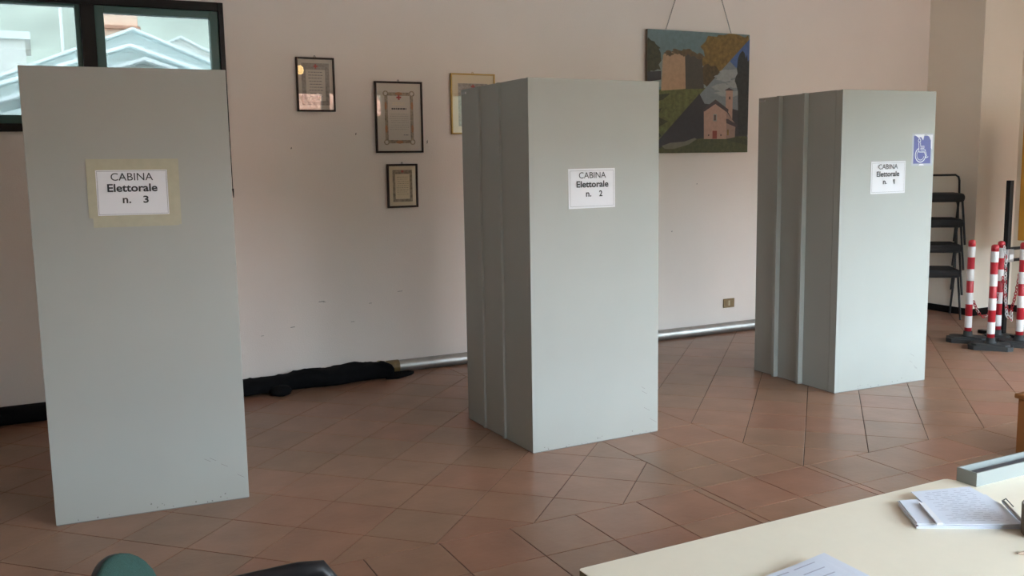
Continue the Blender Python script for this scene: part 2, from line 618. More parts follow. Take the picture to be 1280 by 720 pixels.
# ------------------------------------------------------------------ back window (window_1) and the glazed openings behind the camera
def window_back():
    yo = YB
    w = MB()
    def fr(mb, x0, x1, z0, z1, t, y0, y1, mname, tt=None, tb=None):
        tt = tt or t; tb = tb or t
        mb.box(x0, x0 + t, y0, y1, z0, z1, mname, 0.003)
        mb.box(x1 - t, x1, y0, y1, z0, z1, mname, 0.003)
        mb.box(x0 + t, x1 - t, y0, y1, z1 - tt, z1, mname, 0.003)
        mb.box(x0 + t, x1 - t, y0, y1, z0, z0 + tb, mname, 0.003)
    fr(w, WX0, WX1, WZ0, WZ1, 0.034, yo - 0.03, yo + 0.16, 'black_paint', 0.058, 0.05)
    w.box(0.308, 0.392, yo - 0.03, yo + 0.16, WZ0 + 0.05, WZ1 - 0.058, 'black_paint', 0.003)
    root = struct(w.build('window_1'))
    s = MB(); fr(s, 0.392, WX1 - 0.034, WZ0 + 0.05, WZ1 - 0.058, 0.055, yo - 0.012, yo + 0.06, 'teal', 0.045, 0.055)
    sash = s.build('sash', root)
    MB().box(0.447, WX1 - 0.089, yo + 0.02, yo + 0.026, WZ0 + 0.105, WZ1 - 0.103, 'pane_tinted').build('pane', sash)
    s = MB(); fr(s, WX0 + 0.034, 0.308, WZ0 + 0.05, WZ1 - 0.050, 0.030, yo + 0.005, yo + 0.07, 'teal', 0.02, 0.055)
    sash2 = s.build('sash', root)
    MB().box(WX0 + 0.064, 0.278, yo + 0.035, yo + 0.041, WZ0 + 0.105, WZ1 - 0.07, 'pane_tinted').build('pane', sash2)
    c = MB(); c.tube([(1.193, yo - 0.022, WZ0 + 0.01), (1.194, yo - 0.022, 1.42)], 0.003, 'black_paint', 6)
    c.tube([(1.195, yo - 0.022, 1.425), (1.197, yo - 0.022, 1.362)], [0.007, 0.003], 'black_paint', 6)
    c.build('crank_rod', root)


window_back()


def glazing(name, x0, x1, z0, z1, cuts, T):
    w = MB()
    t = 0.05
    w.box(x0, x1, -0.05, 0.05, z0, z0 + t, 'black_paint', T=T)
    w.box(x0, x1, -0.05, 0.05, z1 - t, z1, 'black_paint', T=T)
    xs = [x0] + cuts + [x1]
    for k, x in enumerate(xs):
        a, c = (x, x + t) if k == 0 else ((x - t, x) if k == len(xs) - 1 else (x - 0.055, x + 0.055))
        w.box(a, c, -0.05, 0.05, z0 + t, z1 - t, 'black_paint', T=T)
    root = struct(w.build(name))
    for k in range(len(xs) - 1):
        MB().box(xs[k] + 0.05, xs[k + 1] - 0.05, -0.003, 0.003, z0 + t, z1 - t, 'pane_clear', T=T).build('pane', root)


glazing('window_2', FW[0], PIER[0], FW[2], FW[3], [2.95, 4.14], Matrix.Translation((0, YF - 0.1, 0)))
glazing('window_4', PIER[1], FW[1], FW[2], FW[3], [7.30], Matrix.Translation((0, YF - 0.1, 0)))
glazing('window_3', RW[0], RW[1], RW[2], RW[3], [0.4, 1.9], Matrix.Translation((XR + 0.1, 0, 0)) @ Matrix.Rotation(PI / 2, 4, 'Z'))

# ------------------------------------------------------------------ voting booths
def text_mesh(body, bold, x0, z0, w, h, mname):
    """flat lettering in the local XZ plane facing -Y, lower left at (x0, z0), size w x h"""
    cu = bpy.data.curves.new('lettering', 'FONT')
    cu.body = body
    cu.fill_mode = 'FRONT'
    cu.resolution_u = 4
    if bold: cu.offset = 0.022
    o = bpy.data.objects.new('lettering', cu)
    COL.objects.link(o)
    dg = bpy.context.evaluated_depsgraph_get()
    me = bpy.data.meshes.new_from_object(o.evaluated_get(dg))
    xs_ = [v.co.x for v in me.vertices]; ys_ = [v.co.y for v in me.vertices]
    ax, ay = min(xs_), min(ys_)
    sx, sy = w / (max(xs_) - ax), h / (max(ys_) - ay)
    vs = [(x0 + (v.co.x - ax) * sx, 0.0, z0 + (v.co.y - ay) * sy) for v in me.vertices]
    fs = [tuple(p.vertices) for p in me.polygons]
    bpy.data.objects.remove(o)
    bpy.data.curves.remove(cu)
    bpy.data.meshes.remove(me)
    return vs, fs


def make_booth(label, loc, rz, rib_p):
    W, D, H, t = 0.832, 0.824, 2.0, 0.012
    root = empty('voting_booth', label, 'voting booth', loc, rz, 'grey metal voting booths')
    # front panel with turned-back flanges
    f = MB()
    f.box(0, W, 0, 0.016, 0.004, H, 'booth', 0.0015)
    f.box(0, 0.014, 0.016, 0.058, 0.004, H - 0.002, 'booth')
    f.box(W - 0.014, W, 0.016, 0.058, 0.004, H - 0.002, 'booth')
    fp = f.build('front_panel', root)
    e = MB(); e.box(0.004, W - 0.004, 0.001, 0.015, 0.0, 0.004, 'booth_edge')
    e.build('shadow_gap_strip', fp)  # dark strip stands in for the shadow gap under the panel
    # dull scratches and worn paint near the foot
    rnd = random.Random(int(loc[0] * 100))
    s = MB()
    for k in range(16):
        x = rnd.uniform(0.04, W - 0.04); z = 0.004 + abs(rnd.gauss(0, 0.018)); q = rnd.uniform(0.0015, 0.004)
        s.poly([(x - q, -0.0004, z - q * 0.7), (x + q, -0.0004, z - q), (x + q * 0.7, -0.0004, z + q), (x - q * 0.8, -0.0004, z + q * 0.6)], 'booth_edge')
    for k in range(4):
        x = rnd.uniform(W - 0.20, W - 0.05); z = rnd.uniform(0.08, 0.3); L = rnd.uniform(0.02, 0.05)
        s.poly([(x, -0.0004, z), (x + L, -0.0004, z - L * 0.6), (x + L, -0.0004, z - L * 0.6 + 0.0016), (x, -0.0004, z + 0.0016)], 'booth_edge')
    tag(s.build('paint_chips', fp), kind='stuff')
    for side in (0, 1):
        def X(v): return v if side == 0 else W - v
        def bx(mb, x0, x1, y0, y1, z0, z1):
            a, c = sorted((X(x0), X(x1)))
            mb.box(a, c, y0, y1, z0, z1, 'booth')
        cuts = [0.062, 0.318, 0.572, D]
        for k in range(3):
            y0, y1 = cuts[k], cuts[k + 1] - (0.004 if k < 2 else 0)
            p = MB()
            bx(p, 0.002, 0.014, y0, y1, 0.004, H)
            # the far edge of a leaf is folded outwards into a narrow rib, the near face of which catches the light
            if k > 0:
                pts = [(0.002, y0 - 0.006), (0.002 - rib_p, y0 - 0.002), (0.002 - rib_p, y0 + 0.022), (0.002, y0 + 0.034)]
                pts = [(X(a), c) for a, c in pts]
                if side == 0: pts = pts[::-1]
                p.prism(pts, 0.004, H, 'booth')
            p.build('side_leaf', root)
        s = MB(); bx(s, 0.004, 0.012, 0.056, D - 0.002, 0.0, 0.004)
        s.mats = ['booth_edge']
        s.build('shadow_gap_strip', root)  # same painted shadow gap under the side leaves
    w = MB(); w.box(0.016, W - 0.016, 0.02, 0.36, 0.93, 0.955, 'booth', 0.002)
    w.build('writing_shelf', root)
    c = MB(); c.box(-0.003, 0.004, D - 0.07, D - 0.01, H - 0.028, H - 0.016, 'steel'); c.build('hinge_plate', root)
    return root


make_booth('grey metal voting booth number 3 with a beige-taped sign, below the window', (-0.047, 4.450, 0), -0.063, 0.010)
make_booth('grey metal voting booth number 2 with dark ribbed side, in front of the gilt frame', (2.279, 4.322, 0), 0.017, 0.012)
make_booth('grey metal voting booth number 1 with blue wheelchair sticker, beside the chair stack', (4.644, 4.473, 0), -0.037, 0.034)


def make_sign(num, label, booth, u0, z0, w, h, tilt, tape=False):
    """A4 sheet taped to a booth front; its own origin at the lower left corner of the sheet"""
    (bx_, by_, _), rz = booth
    e = Vector((math.cos(rz), math.sin(rz), 0)); nrm = Vector((math.sin(rz), -math.cos(rz), 0))
    loc = Vector((bx_, by_, 0)) + e * u0 + nrm * 0.0008 + Vector((0, 0, z0))
    root = empty('paper_sign', label, 'sign', loc, rz, 'numbered paper signs on the booths')
    root.rotation_euler = (0, tilt, rz)
    p = MB(); p.box(0, w, -0.0008, 0.0, 0, h, 'paper')
    sheet = p.build('sheet', root)
    if tape:
        t = MB()
        def strip(x0, x1, za, zb, y):
            n = 6
            if x1 - x0 > zb - za:
                for k in range(n):
                    a = x0 + (x1 - x0) * k / n; c = x0 + (x1 - x0) * (k + 1) / n
                    t.box(a, c, -y, -y + 0.0005, za, zb, 'tape')
            else:
                for k in range(n):
                    a = za + (zb - za) * k / n; c = za + (zb - za) * (k + 1) / n
                    t.box(x0, x1, -y, -y + 0.0005, a, c, 'tape')
        for (x0, x1, za, zb, y) in ((-0.028, w + 0.040, h - 0.006, h + 0.042, 0.0016), (-0.014, w + 0.032, -0.045, 0.006, 0.0016),
                                    (-0.030, 0.006, -0.004, h + 0.040, 0.0021), (w - 0.006, w + 0.043, -0.04, h + 0.042, 0.0021)):
            q = MB(); t = q
            strip(x0, x1, za, zb, y)
            q.build('tape_strip', root)
    b = MB()
    i = 0.0105
    y = -0.0026
    for x0, x1, za, zb in ((i, w - i, i, i + 0.0012), (i, w - i, h - i - 0.0012, h - i), (i, i + 0.0012, i, h - i), (w - i - 0.0012, w - i, i, h - i)):
        b.poly([(x0, y, za), (x1, y, za), (x1, y, zb), (x0, y, zb)], 'ink_thin')
    b.build('printed_border', sheet)
    for body, bold, x0, zz, ww, hh, mn in (('CABINA', False, 0.066, h - 0.052, 0.172, 0.033, 'ink'),
                                           ('Elettorale', True, 0.050, h - 0.101, 0.204, 0.035, 'ink'),
                                           ('n.', True, 0.109, h - 0.151, 0.034, 0.024, 'ink'),
                                           (num, True, 0.193 if num != '1' else 0.198, h - 0.151, 0.022 if num != '1' else 0.017, 0.032, 'ink')):
        if body == '1':
            g1 = MB()
            for q_ in (((0.009, 0), (0.0155, 0), (0.0155, 0.032), (0.010, 0.032)), ((0.009, 0.018), (0.009, 0.0245), (0.010, 0.032), (0.0085, 0.028)),
                       ((0.002, 0.0205), (0.009, 0.0245), (0.0085, 0.028), (0.002, 0.0255))):
                g1.poly([(x0 + a, -0.0028, zz + c) for a, c in q_], mn)
            g1.build('lettering', sheet)
            continue
        vs, fs = text_mesh(body, bold, x0, zz, ww, hh, mn)
        MB().faces([(a, -0.0028, c) for a, q, c in vs], fs, mn).build('lettering', sheet)
    return root


B3 = ((-0.047, 4.450, 0), -0.063); B2 = ((2.279, 4.322, 0), 0.017); B1 = ((4.644, 4.473, 0), -0.037)
make_sign('3', 'white paper sign reading number 3, framed in beige tape', B3, 0.258, 1.359, 0.304, 0.209, 0.006, True)
make_sign('2', 'white paper sign reading number 2, without tape border', B2, 0.238, 1.315, 0.298, 0.213, -0.004)
make_sign('1', 'white paper sign reading number 1, below the blue wheelchair sticker', B1, 0.260, 1.322, 0.310, 0.214, -0.006)


def ribbon(mb, pts, wdt, y, mname):
    """flat stroke of width wdt along pts (x, z) at depth y"""
    n = len(pts)
    L, R = [], []
    for i in range(n):
        a = Vector(pts[max(i - 1, 0)]); c = Vector(pts[min(i + 1, n - 1)])
        d = (c - a).normalized(); nr = Vector((-d.y, d.x)) * wdt / 2
        p = Vector(pts[i])
        L.append(p + nr); R.append(p - nr)
    for i in range(n - 1):
        mb.poly([(L[i].x, y, L[i].y), (R[i].x, y, R[i].y), (R[i + 1].x, y, R[i + 1].y), (L[i + 1].x, y, L[i + 1].y)], mname)


def make_sticker():
    (bx_, by_, _), rz = B1
    e = Vector((math.cos(rz), math.sin(rz), 0)); nrm = Vector((math.sin(rz), -math.cos(rz), 0))
    loc = Vector((bx_, by_, 0)) + e * 0.628 + nrm * 0.0008 + Vector((0, 0, 1.507))
    root = empty('wheelchair_sticker', 'torn blue sticker with white wheelchair symbol, taped on booth corner', 'sticker', loc, rz)
    MB().box(-0.006, 0.188, -0.0006, 0, -0.004, 0.212, 'clear_tape').build('tape', root)
    MB().box(0.010, 0.170, -0.0012, -0.0006, 0.010, 0.196, 'sticker_blue').build('blue_sheet', root)
    y = -0.0018
    t = MB(); t.poly([(0.012, y, 0.204), (0.105, y, 0.206), (0.094, y, 0.165), (0.072, y, 0.190), (0.055, y, 0.180), (0.035, y, 0.192)], 'sticker_white')
    t.build('torn_edge', root)
    t = MB(); t.poly([(0.125, y, 0.203), (0.182, y, 0.203), (0.182, y, 0.100), (0.168, y, 0.115), (0.166, y, 0.165), (0.150, y, 0.190)], 'sticker_white')
    t.build('torn_edge', root)
    t = MB(); t.poly([(0.060, y, -0.002), (0.110, y, -0.002), (0.100, y, 0.008), (0.070, y, 0.008)], 'sticker_white')
    t.build('torn_edge', root)
    s = MB(); y = -0.0022; w = 0.0062
    s_c = [(0.060 + 0.011 * math.cos(a), 0.165 + 0.011 * math.sin(a)) for a in [2 * PI * k / 14 for k in range(15)]]
    ribbon(s, s_c, w * 0.8, y, 'sticker_white')
    ribbon(s, [(0.054, 0.150), (0.058, 0.088), (0.110, 0.088), (0.128, 0.048), (0.146, 0.056)], w, y, 'sticker_white')
    ribbon(s, [(0.070, 0.150), (0.072, 0.126), (0.106, 0.126), (0.106, 0.114), (0.072, 0.114), (0.074, 0.102), (0.116, 0.102), (0.132, 0.060)], w * 0.8, y, 'sticker_white')
    arc = [(0.074 + 0.048 * math.cos(a), 0.068 + 0.048 * math.sin(a)) for a in [math.radians(112 + (355 - 112) * k / 22) for k in range(23)]]
    ribbon(s, arc, w, y, 'sticker_white')
    arc = [(0.074 + 0.034 * math.cos(a), 0.068 + 0.034 * math.sin(a)) for a in [math.radians(130 + (345 - 130) * k / 18) for k in range(19)]]
    ribbon(s, arc, w * 0.6, y, 'sticker_white')
    s.build('wheelchair_symbol', root)


make_sticker()

# ------------------------------------------------------------------ framed certificates on the back wall
def make_frame(label, x0, x1, z0, z1, fw, fmat, lean=0.014, depth=0.022, group=None):
    """origin at bottom centre against the wall; hangs leaning slightly forward"""
    w, h = x1 - x0, z1 - z0
    root = empty('framed_certificate', label, 'framed certificate', ((x0 + x1) / 2, YB - 0.003, z0), 0,
                 'framed certificates on the back wall', lean)
    f = MB()
    f.box(-w / 2, -w / 2 + fw, -depth, 0, 0, h, fmat, 0.003)
    f.box(w / 2 - fw, w / 2, -depth, 0, 0, h, fmat, 0.003)
    f.box(-w / 2 + fw, w / 2 - fw, -depth, 0, 0, fw, fmat, 0.003)
    f.box(-w / 2 + fw, w / 2 - fw, -depth, 0, h - fw, h, fmat, 0.003)
    f.build('frame', root)
    g = MB(); g.poly([(-w / 2 + fw, -depth + 0.006, fw), (w / 2 - fw, -depth + 0.006, fw), (w / 2 - fw, -depth + 0.006, h - fw), (-w / 2 + fw, -depth + 0.006, h - fw)], 'glass')
    g.build('glass', root)
    hk = MB(); hk.tube([(-0.006, -0.008, h), (-0.004, -0.008, h + 0.012), (0.004, -0.008, h + 0.012), (0.006, -0.008, h)], 0.0022, fmat, 6)
    hk.build('hanging_ring', root)
    return root, w, h, -depth + 0.010


def rect(mb, x0, x1, z0, z1, y, mname):
    mb.poly([(x0, y, z0), (x1, y, z0), (x1, y, z1), (x0, y, z1)], mname)


def ring_rect(mb, x0, x1, z0, z1, t, y, mname):
    rect(mb, x0, x1, z0, z0 + t, y, mname); rect(mb, x0, x1, z1 - t, z1, y, mname)
    rect(mb, x0, x0 + t, z0 + t, z1 - t, y, mname); rect(mb, x1 - t, x1, z0 + t, z1 - t, y, mname)


def cross(mb, x, z, s, y):
    rect(mb, x - s, x + s, z - s / 3, z + s / 3, y, 'red_print')
    rect(mb, x - s / 3, x + s / 3, z + s / 3, z + s, y, 'red_print')
    rect(mb, x - s / 3, x + s / 3, z - s, z - s / 3, y, 'red_print')


def lines(mb, x0, x1, zs, t, y, mname, seed=1):
    r = random.Random(seed)
    for z in zs:
        a, c = x0 + r.uniform(0, 0.12) * (x1 - x0), x1 - r.uniform(0, 0.12) * (x1 - x0)
        x = a
        while x < c:
            L = r.uniform(0.008, 0.022)
            rect(mb, x, min(x + L, c), z, z + t, y, mname)
            x += L + 0.004


# 1: upper left, dark frame, grey printed border
root, w, h, yp = make_frame('small dark-framed certificate with grey printed border, nearest the window', 1.674, 1.951, 1.958, 2.337, 0.013, 'wood_dark')
p = MB(); rect(p, -w / 2 + 0.012, w / 2 - 0.012, 0.012, h - 0.012, yp, 'mat_grey'); sh = p.build('certificate_sheet', root)
q = MB(); y = yp - 0.0006
ring_rect(q, -0.100, 0.100, 0.045, h - 0.040, 0.030, y, 'border_grey')
rect(q, -0.070, 0.070, h - 0.085, h - 0.070, y, 'border_grey')
lines(q, -0.055, 0.055, [h - 0.105 - 0.021 * k for k in range(9)], 0.004, y, 'ink_thin', 3)
q.build('print', sh)
q = MB(); cross(q, 0.002, h - 0.062, 0.015, y - 0.0006); q.build('red_cross', sh)
# 2: large, ornamental border
root, w, h, yp = make_frame('large dark-framed diploma with ornate border, second from the window', 2.247, 2.621, 1.660, 2.184, 0.014, 'wood_dark')
p = MB(); rect(p, -w / 2 + 0.012, w / 2 - 0.012, 0.012, h - 0.012, yp, 'mat_grey'); sh = p.build('certificate_sheet', root)
q = MB(); y = yp - 0.0006
x0, x1, z0, z1 = -0.112, 0.112, 0.070, h - 0.080
ring_rect(q, x0, x1, z0, z1, 0.024, y, 'border')
for cx in (x0 + 0.009, x1 - 0.009):
    for cz in (z0 + 0.009, z1 - 0.009):
        a = [(cx + 0.022 * math.cos(2 * PI * k / 12), y - 0.0003, cz + 0.022 * math.sin(2 * PI * k / 12)) for k in range(12)]
        q.poly(a, 'border')
        a = [(cx + 0.013 * math.cos(2 * PI * k / 10), y - 0.0006, cz + 0.013 * math.sin(2 * PI * k / 10)) for k in range(10)]
        q.poly(a, 'mat_grey')
for (ox, oz, sx, sz) in ((0, z1 - 0.009, 0.030, 0.012), (0, z0 + 0.009, 0.030, 0.012), (x0 + 0.009, (z0 + z1) / 2 + 0.09, 0.010, 0.03), (x1 - 0.009, (z0 + z1) / 2 + 0.09, 0.010, 0.03),
                         (x0 + 0.009, (z0 + z1) / 2 - 0.08, 0.010, 0.03), (x1 - 0.009, (z0 + z1) / 2 - 0.08, 0.010, 0.03)):
    q.poly([(ox + sx * math.cos(2 * PI * k / 8), y - 0.0006, oz + sz * math.sin(2 * PI * k / 8)) for k in range(8)], 'border_orange')
lines(q, -0.060, 0.060, [h - 0.160, h - 0.172], 0.005, y, 'mat_cream', 5)
lines(q, -0.072, 0.072, [h - 0.205], 0.011, y, 'ink', 6)
lines(q, -0.082, 0.082, [h - 0.240 - 0.016 * k for k in range(8)], 0.0025, y, 'border_grey', 8)
lines(q, 0.030, 0.075, [h - 0.395], 0.005, y, 'ink_thin', 9)
q.build('print', sh)
q = MB(); cross(q, 0.0, z1 - 0.036, 0.019, y - 0.0009); q.build('red_cross', sh)
# 3: small, cream
root, w, h, yp = make_frame('small dark-framed cream certificate hanging below the large ornate diploma', 2.322, 2.566, 1.249, 1.577, 0.015, 'wood_dark')
p = MB(); rect(p, -w / 2 + 0.012, w / 2 - 0.012, 0.012, h - 0.012, yp, 'mat_cream'); sh = p.build('certificate_sheet', root)
q = MB(); y = yp - 0.0006
ring_rect(q, -0.078, 0.078, 0.045, h - 0.045, 0.020, y, 'border')
rect(q, -0.058, 0.058, h - 0.075, h - 0.065, y, 'border')
lines(q, -0.050, 0.050, [h - 0.100 - 0.016 * k for k in range(9)], 0.0028, y, 'border', 12)
q.build('print', sh)
q = MB(); cross(q, 0.0, h - 0.056, 0.010, y - 0.0006); q.build('red_cross', sh)
# 4: gilt
root, w, h, yp = make_frame('gilt-framed certificate partly hidden behind booth number 2', 2.856, 3.230, 1.798, 2.258, 0.012, 'gold')
p = MB(); rect(p, -w / 2 + 0.010, w / 2 - 0.010, 0.010, h - 0.010, yp, 'mat_cream'); sh = p.build('certificate_sheet', root)
q = MB(); y = yp - 0.0006
rect(q, -0.125, 0.125, 0.060, h - 0.075, y, 'border_grey')
rect(q, -0.100, 0.100, 0.085, h - 0.130, y - 0.0003, 'mat_white')
lines(q, -0.080, 0.080, [h - 0.160 - 0.020 * k for k in range(9)], 0.003, y - 0.0006, 'ink_thin', 15)
q.build('print', sh)
q = MB(); cross(q, 0.0, h - 0.098, 0.016, y - 0.0006); q.build('red_cross', sh)

# ------------------------------------------------------------------ hanging painting
for nm, c in {'p_sky': (0.150, 0.205, 0.215), 'p_haze': (0.235, 0.27, 0.25), 'p_tower': (0.43, 0.27, 0.17), 'p_towerdark': (0.075, 0.062, 0.050),
              'p_ivy': (0.13, 0.085, 0.045), 'p_tree': (0.055, 0.05, 0.028), 'p_ochre': (0.20, 0.12, 0.035), 'p_ochredark': (0.085, 0.055, 0.025),
              'p_grass': (0.125, 0.125, 0.045), 'p_grassdark': (0.055, 0.052, 0.026), 'p_blue': (0.070, 0.115, 0.26), 'p_cloud': (0.30, 0.31, 0.31),
              'p_clouddark': (0.20, 0.22, 0.235), 'p_hill': (0.045, 0.038, 0.042), 'p_church': (0.42, 0.26, 0.205), 'p_churchside': (0.29, 0.19, 0.16),
              'p_roof': (0.065, 0.045, 0.048), 'p_door': (0.22, 0.045, 0.03), 'p_window': (0.10, 0.06, 0.05), 'p_lawn': (0.075, 0.075, 0.032),
              'p_path': (0.18, 0.16, 0.12), 'p_conifer': (0.032, 0.030, 0.028)}.items():
    M[nm] = mat(nm[2:] + '_print', (c[0], c[1], c[2], 1), 0.7, noise=0.38 if nm[2:] in ('tree', 'ochre', 'ochredark', 'ivy', 'grass', 'grassdark', 'conifer', 'lawn') else 0.12, scale=28)
PX0, PX1, PZ0, PZ1 = 4.656, 5.757, 1.634, 2.671


def make_painting():
    w, h = PX1 - PX0, PZ1 - PZ0
    root = empty('hanging_picture', 'large unframed picture of tower and church, hanging from two chains', 'picture',
                 (PX0, YB - 0.003, PZ0), 0, None, 0.010)
    MB().box(0, w, -0.030, 0, 0, h, 'cork', 0.002).build('board', root)
    # outline coordinates: u to the right, v down, both 0..1
    lay = [0]

    def P(pts, mname, step=True):
        lay[0] += 1
        y = -0.0302 - 0.00012 * lay[0]
        pic.poly([(u * w, y, (1 - v) * h) for u, v in pts], mname)

    def blob(cu, cv, ru, rv, mname, n=26, rough=0.22, seed=1):
        r = random.Random(seed)
        P([(min(1, max(0, cu + ru * (1 + r.uniform(-rough, rough)) * math.cos(2 * PI * k / n))),
            min(1, max(0, cv + rv * (1 + r.uniform(-rough, rough)) * math.sin(2 * PI * k / n)))) for k in range(n)], mname)
    pic = MB()
    P([(0, 0), (1, 0), (1, 1), (0, 1)], 'p_sky')
    P([(0, 0.24), (0.62, 0.24), (0.62, 0.46), (0, 0.46)], 'p_haze')
    blob(0.02, 0.22, 0.12, 0.135, 'p_tree', seed=4)
    blob(0.82, 0.20, 0.30, 0.22, 'p_ochre', 34, 0.16, 6)
    blob(0.66, 0.14, 0.09, 0.12, 'p_ochre', 22, 0.2, 7)
    blob(0.60, 0.36, 0.10, 0.10, 'p_ochredark', 22, 0.2, 8)
    P([(0, 0.34), (0.13, 0.33), (0.13, 0.40), (0, 0.42)], 'p_hill')
    P([(0, 0.49), (0.20, 0.475), (0.62, 0.455), (0.62, 1), (0, 1)], 'p_grass')
    P([(0, 0.53), (0.22, 0.51), (0.15, 0.56), (0.02, 0.60)], 'p_grassdark')
    P([(0, 0.66), (0.14, 0.63), (0.10, 0.70), (0.20, 0.74), (0.08, 0.80), (0.14, 0.86), (0, 0.92)], 'p_grassdark')
    P([(0.145, 0.205), (0.165, 0.18), (0.21, 0.185), (0.25, 0.165), (0.30, 0.175), (0.355, 0.185), (0.365, 0.47), (0.13, 0.49)], 'p_tower')
    P([(0.355, 0.19), (0.40, 0.18), (0.45, 0.20), (0.52, 0.20), (0.545, 0.465), (0.365, 0.47)], 'p_towerdark')
    for k, (cu, cv) in enumerate(((0.20, 0.185), (0.27, 0.17), (0.37, 0.165), (0.42, 0.185), (0.50, 0.20), (0.335, 0.18))):
        blob(cu, cv, 0.040, 0.022, 'p_ivy', 14, 0.4, 20 + k)
    # lower right picture, below the slanting division
    dv = lambda u: 1.0 - (u - 0.0) * 0.985
    P([(0.0, 1.0), (1.0, 0.035), (1, 1)], 'p_clouddark')
    P([(0.80, 0.228), (1.0, 0.035), (1, 0.30), (0.86, 0.28)], 'p_blue')
    for k, (cu, cv, ru, rv) in enumerate(((0.82, 0.33, 0.11, 0.035), (0.74, 0.37, 0.09, 0.03), (0.88, 0.42, 0.10, 0.035), (0.72, 0.45, 0.09, 0.03), (0.80, 0.50, 0.13, 0.03))):
        blob(cu, cv, ru, rv, 'p_cloud', 22, 0.25, 40 + k)
    P([(0.30, 0.715), (0.50, 0.585), (0.70, 0.60), (0.98, 0.66), (1, 0.9), (0.10, 0.92)], 'p_hill')
    blob(0.955, 0.36, 0.085, 0.20, 'p_conifer', 34, 0.25, 50)
    P([(0.885, 0.40), (1, 0.30), (1, 0.85), (0.90, 0.85)], 'p_conifer')
    P([(0.0, 1.0), (0.50, 0.508), (0.56, 0.60), (0.40, 0.90)], 'p_hill')
    P([(0.0, 1.0), (0.14, 0.865), (0.45, 0.885), (0.60, 0.875), (0.97, 0.86), (1.0, 0.87), (1, 1)], 'p_lawn')
    P([(0.0, 1.0), (0.145, 0.86), (0.30, 0.83), (0.44, 0.85), (0.42, 0.90), (0.20, 0.93)], 'p_hill')
    P([(0.14, 0.94), (0.22, 0.915), (0.36, 0.905), (0.46, 0.875), (0.48, 0.885), (0.40, 0.93), (0.26, 0.965), (0.17, 0.965)], 'p_path')
    P([(0.76, 0.885), (0.88, 0.865), (1, 0.89), (1, 0.94), (0.85, 0.91)], 'p_grassdark')
    # bell tower
    P([(0.765, 0.475), (0.835, 0.475), (0.835, 0.72), (0.765, 0.62)], 'p_church')
    P([(0.750, 0.475), (0.795, 0.452), (0.850, 0.475)], 'p_roof')
    P([(0.795, 0.525), (0.812, 0.525), (0.812, 0.55), (0.795, 0.55)], 'p_window')
    # nave
    P([(0.545, 0.64), (0.66, 0.575), (0.775, 0.655), (0.775, 0.885), (0.55, 0.885)], 'p_church')
    P([(0.775, 0.655), (0.775, 0.885), (0.865, 0.87), (0.87, 0.76)], 'p_churchside')
    P([(0.525, 0.645), (0.66, 0.552), (0.795, 0.635), (0.79, 0.665), (0.66, 0.59), (0.55, 0.655)], 'p_roof')
    P([(0.77, 0.715), (0.79, 0.715), (0.89, 0.765), (0.875, 0.785), (0.775, 0.75)], 'p_roof')
    P([(0.640, 0.675), (0.675, 0.675), (0.675, 0.735), (0.640, 0.735)], 'p_haze')
    P([(0.647, 0.682), (0.668, 0.682), (0.668, 0.728), (0.647, 0.728)], 'p_window')
    P([(0.635, 0.815), (0.680, 0.815), (0.680, 0.883), (0.635, 0.883)], 'p_door')
    P([(0.590, 0.845), (0.603, 0.845), (0.603, 0.86), (0.590, 0.86)], 'p_window')
    P([(0.715, 0.845), (0.728, 0.845), (0.728, 0.86), (0.715, 0.86)], 'p_window')
    P([(0.783, 0.805), (0.800, 0.805), (0.800, 0.855), (0.783, 0.855)], 'p_ochre')
    pic.build('printed_picture', root)
    for (ux, tx) in ((0.178, 0.37), (0.820, 0.62)):
        c = MB()
        a = Vector((ux * w, -0.016, h)); e_ = Vector((tx * w, -0.016, 3.235 - PZ0))
        n = 34
        for k in range(n):
            p0 = a.lerp(e_, k / n); p1 = a.lerp(e_, (k + 1) / n)
            d = (p1 - p0); mid = (p0 + p1) / 2; L = d.length * 0.66; dn = d.normalized()
            sd = Vector((0, 1, 0)) if k % 2 else dn.cross(Vector((0, 1, 0))).normalized()
            pts = [mid + dn * L * math.cos(t) + sd * 0.0048 * math.sin(t) for t in [2 * PI * j / 8 for j in range(8)]]
            c.tube(pts, 0.0014, 'chain_steel', 4, closed=True)
        c.tube([e_, e_ + Vector((0, 0.016, 0))], 0.004, 'chain_steel', 6)
        c.build('chain', root)


make_painting()

# ------------------------------------------------------------------ socket, pipe, cloth
root = empty('wall_socket', 'small bronze wall socket above the metal pipe', 'socket', (5.595, YB, 0.217))
MB().box(-0.063, 0.063, -0.009, 0, 0, 0.084, 'bronze', 0.003).build('cover_plate', root)
b = MB()
for k in (-1, 0, 1): b.box(k * 0.026 - 0.011, k * 0.026 + 0.011, -0.0115, -0.009, 0.018, 0.066, 'ivory' if k == 0 else 'bronze', 0.001)
b.build('insert', root)

root = empty('metal_pipe', 'long galvanised pipe lying along the foot of the back wall', 'pipe', (2.22, 6.634, 0))
R = 0.046
pm = MB()
n = 24
xs = [0.10 + 0.35 * k for k in range(13)]
pm.tube([(x, 0, R) for x in xs], R, 'metal', n)
pm.build('pipe', root)
tp = MB(); tp.tube([(0.0, 0, R + 0.001), (0.02, 0, R + 0.001), (0.05, 0.001, R + 0.001), (0.125, 0, R + 0.001)], [R + 0.002, R + 0.004, R + 0.003, R + 0.0035], 'brown_tape', n)
tp.build('tape_wrap', root)
cw = MB()
r = random.Random(5)
cw.tube([(-0.05 + 0.02 * k, r.uniform(-0.008, 0.008), R + 0.018 + r.uniform(-0.008, 0.01)) for k in range(5)], [0.02, 0.034, 0.030, 0.036, 0.03], 'mat_cream', 8)
cw.build('crumpled_paper', root)


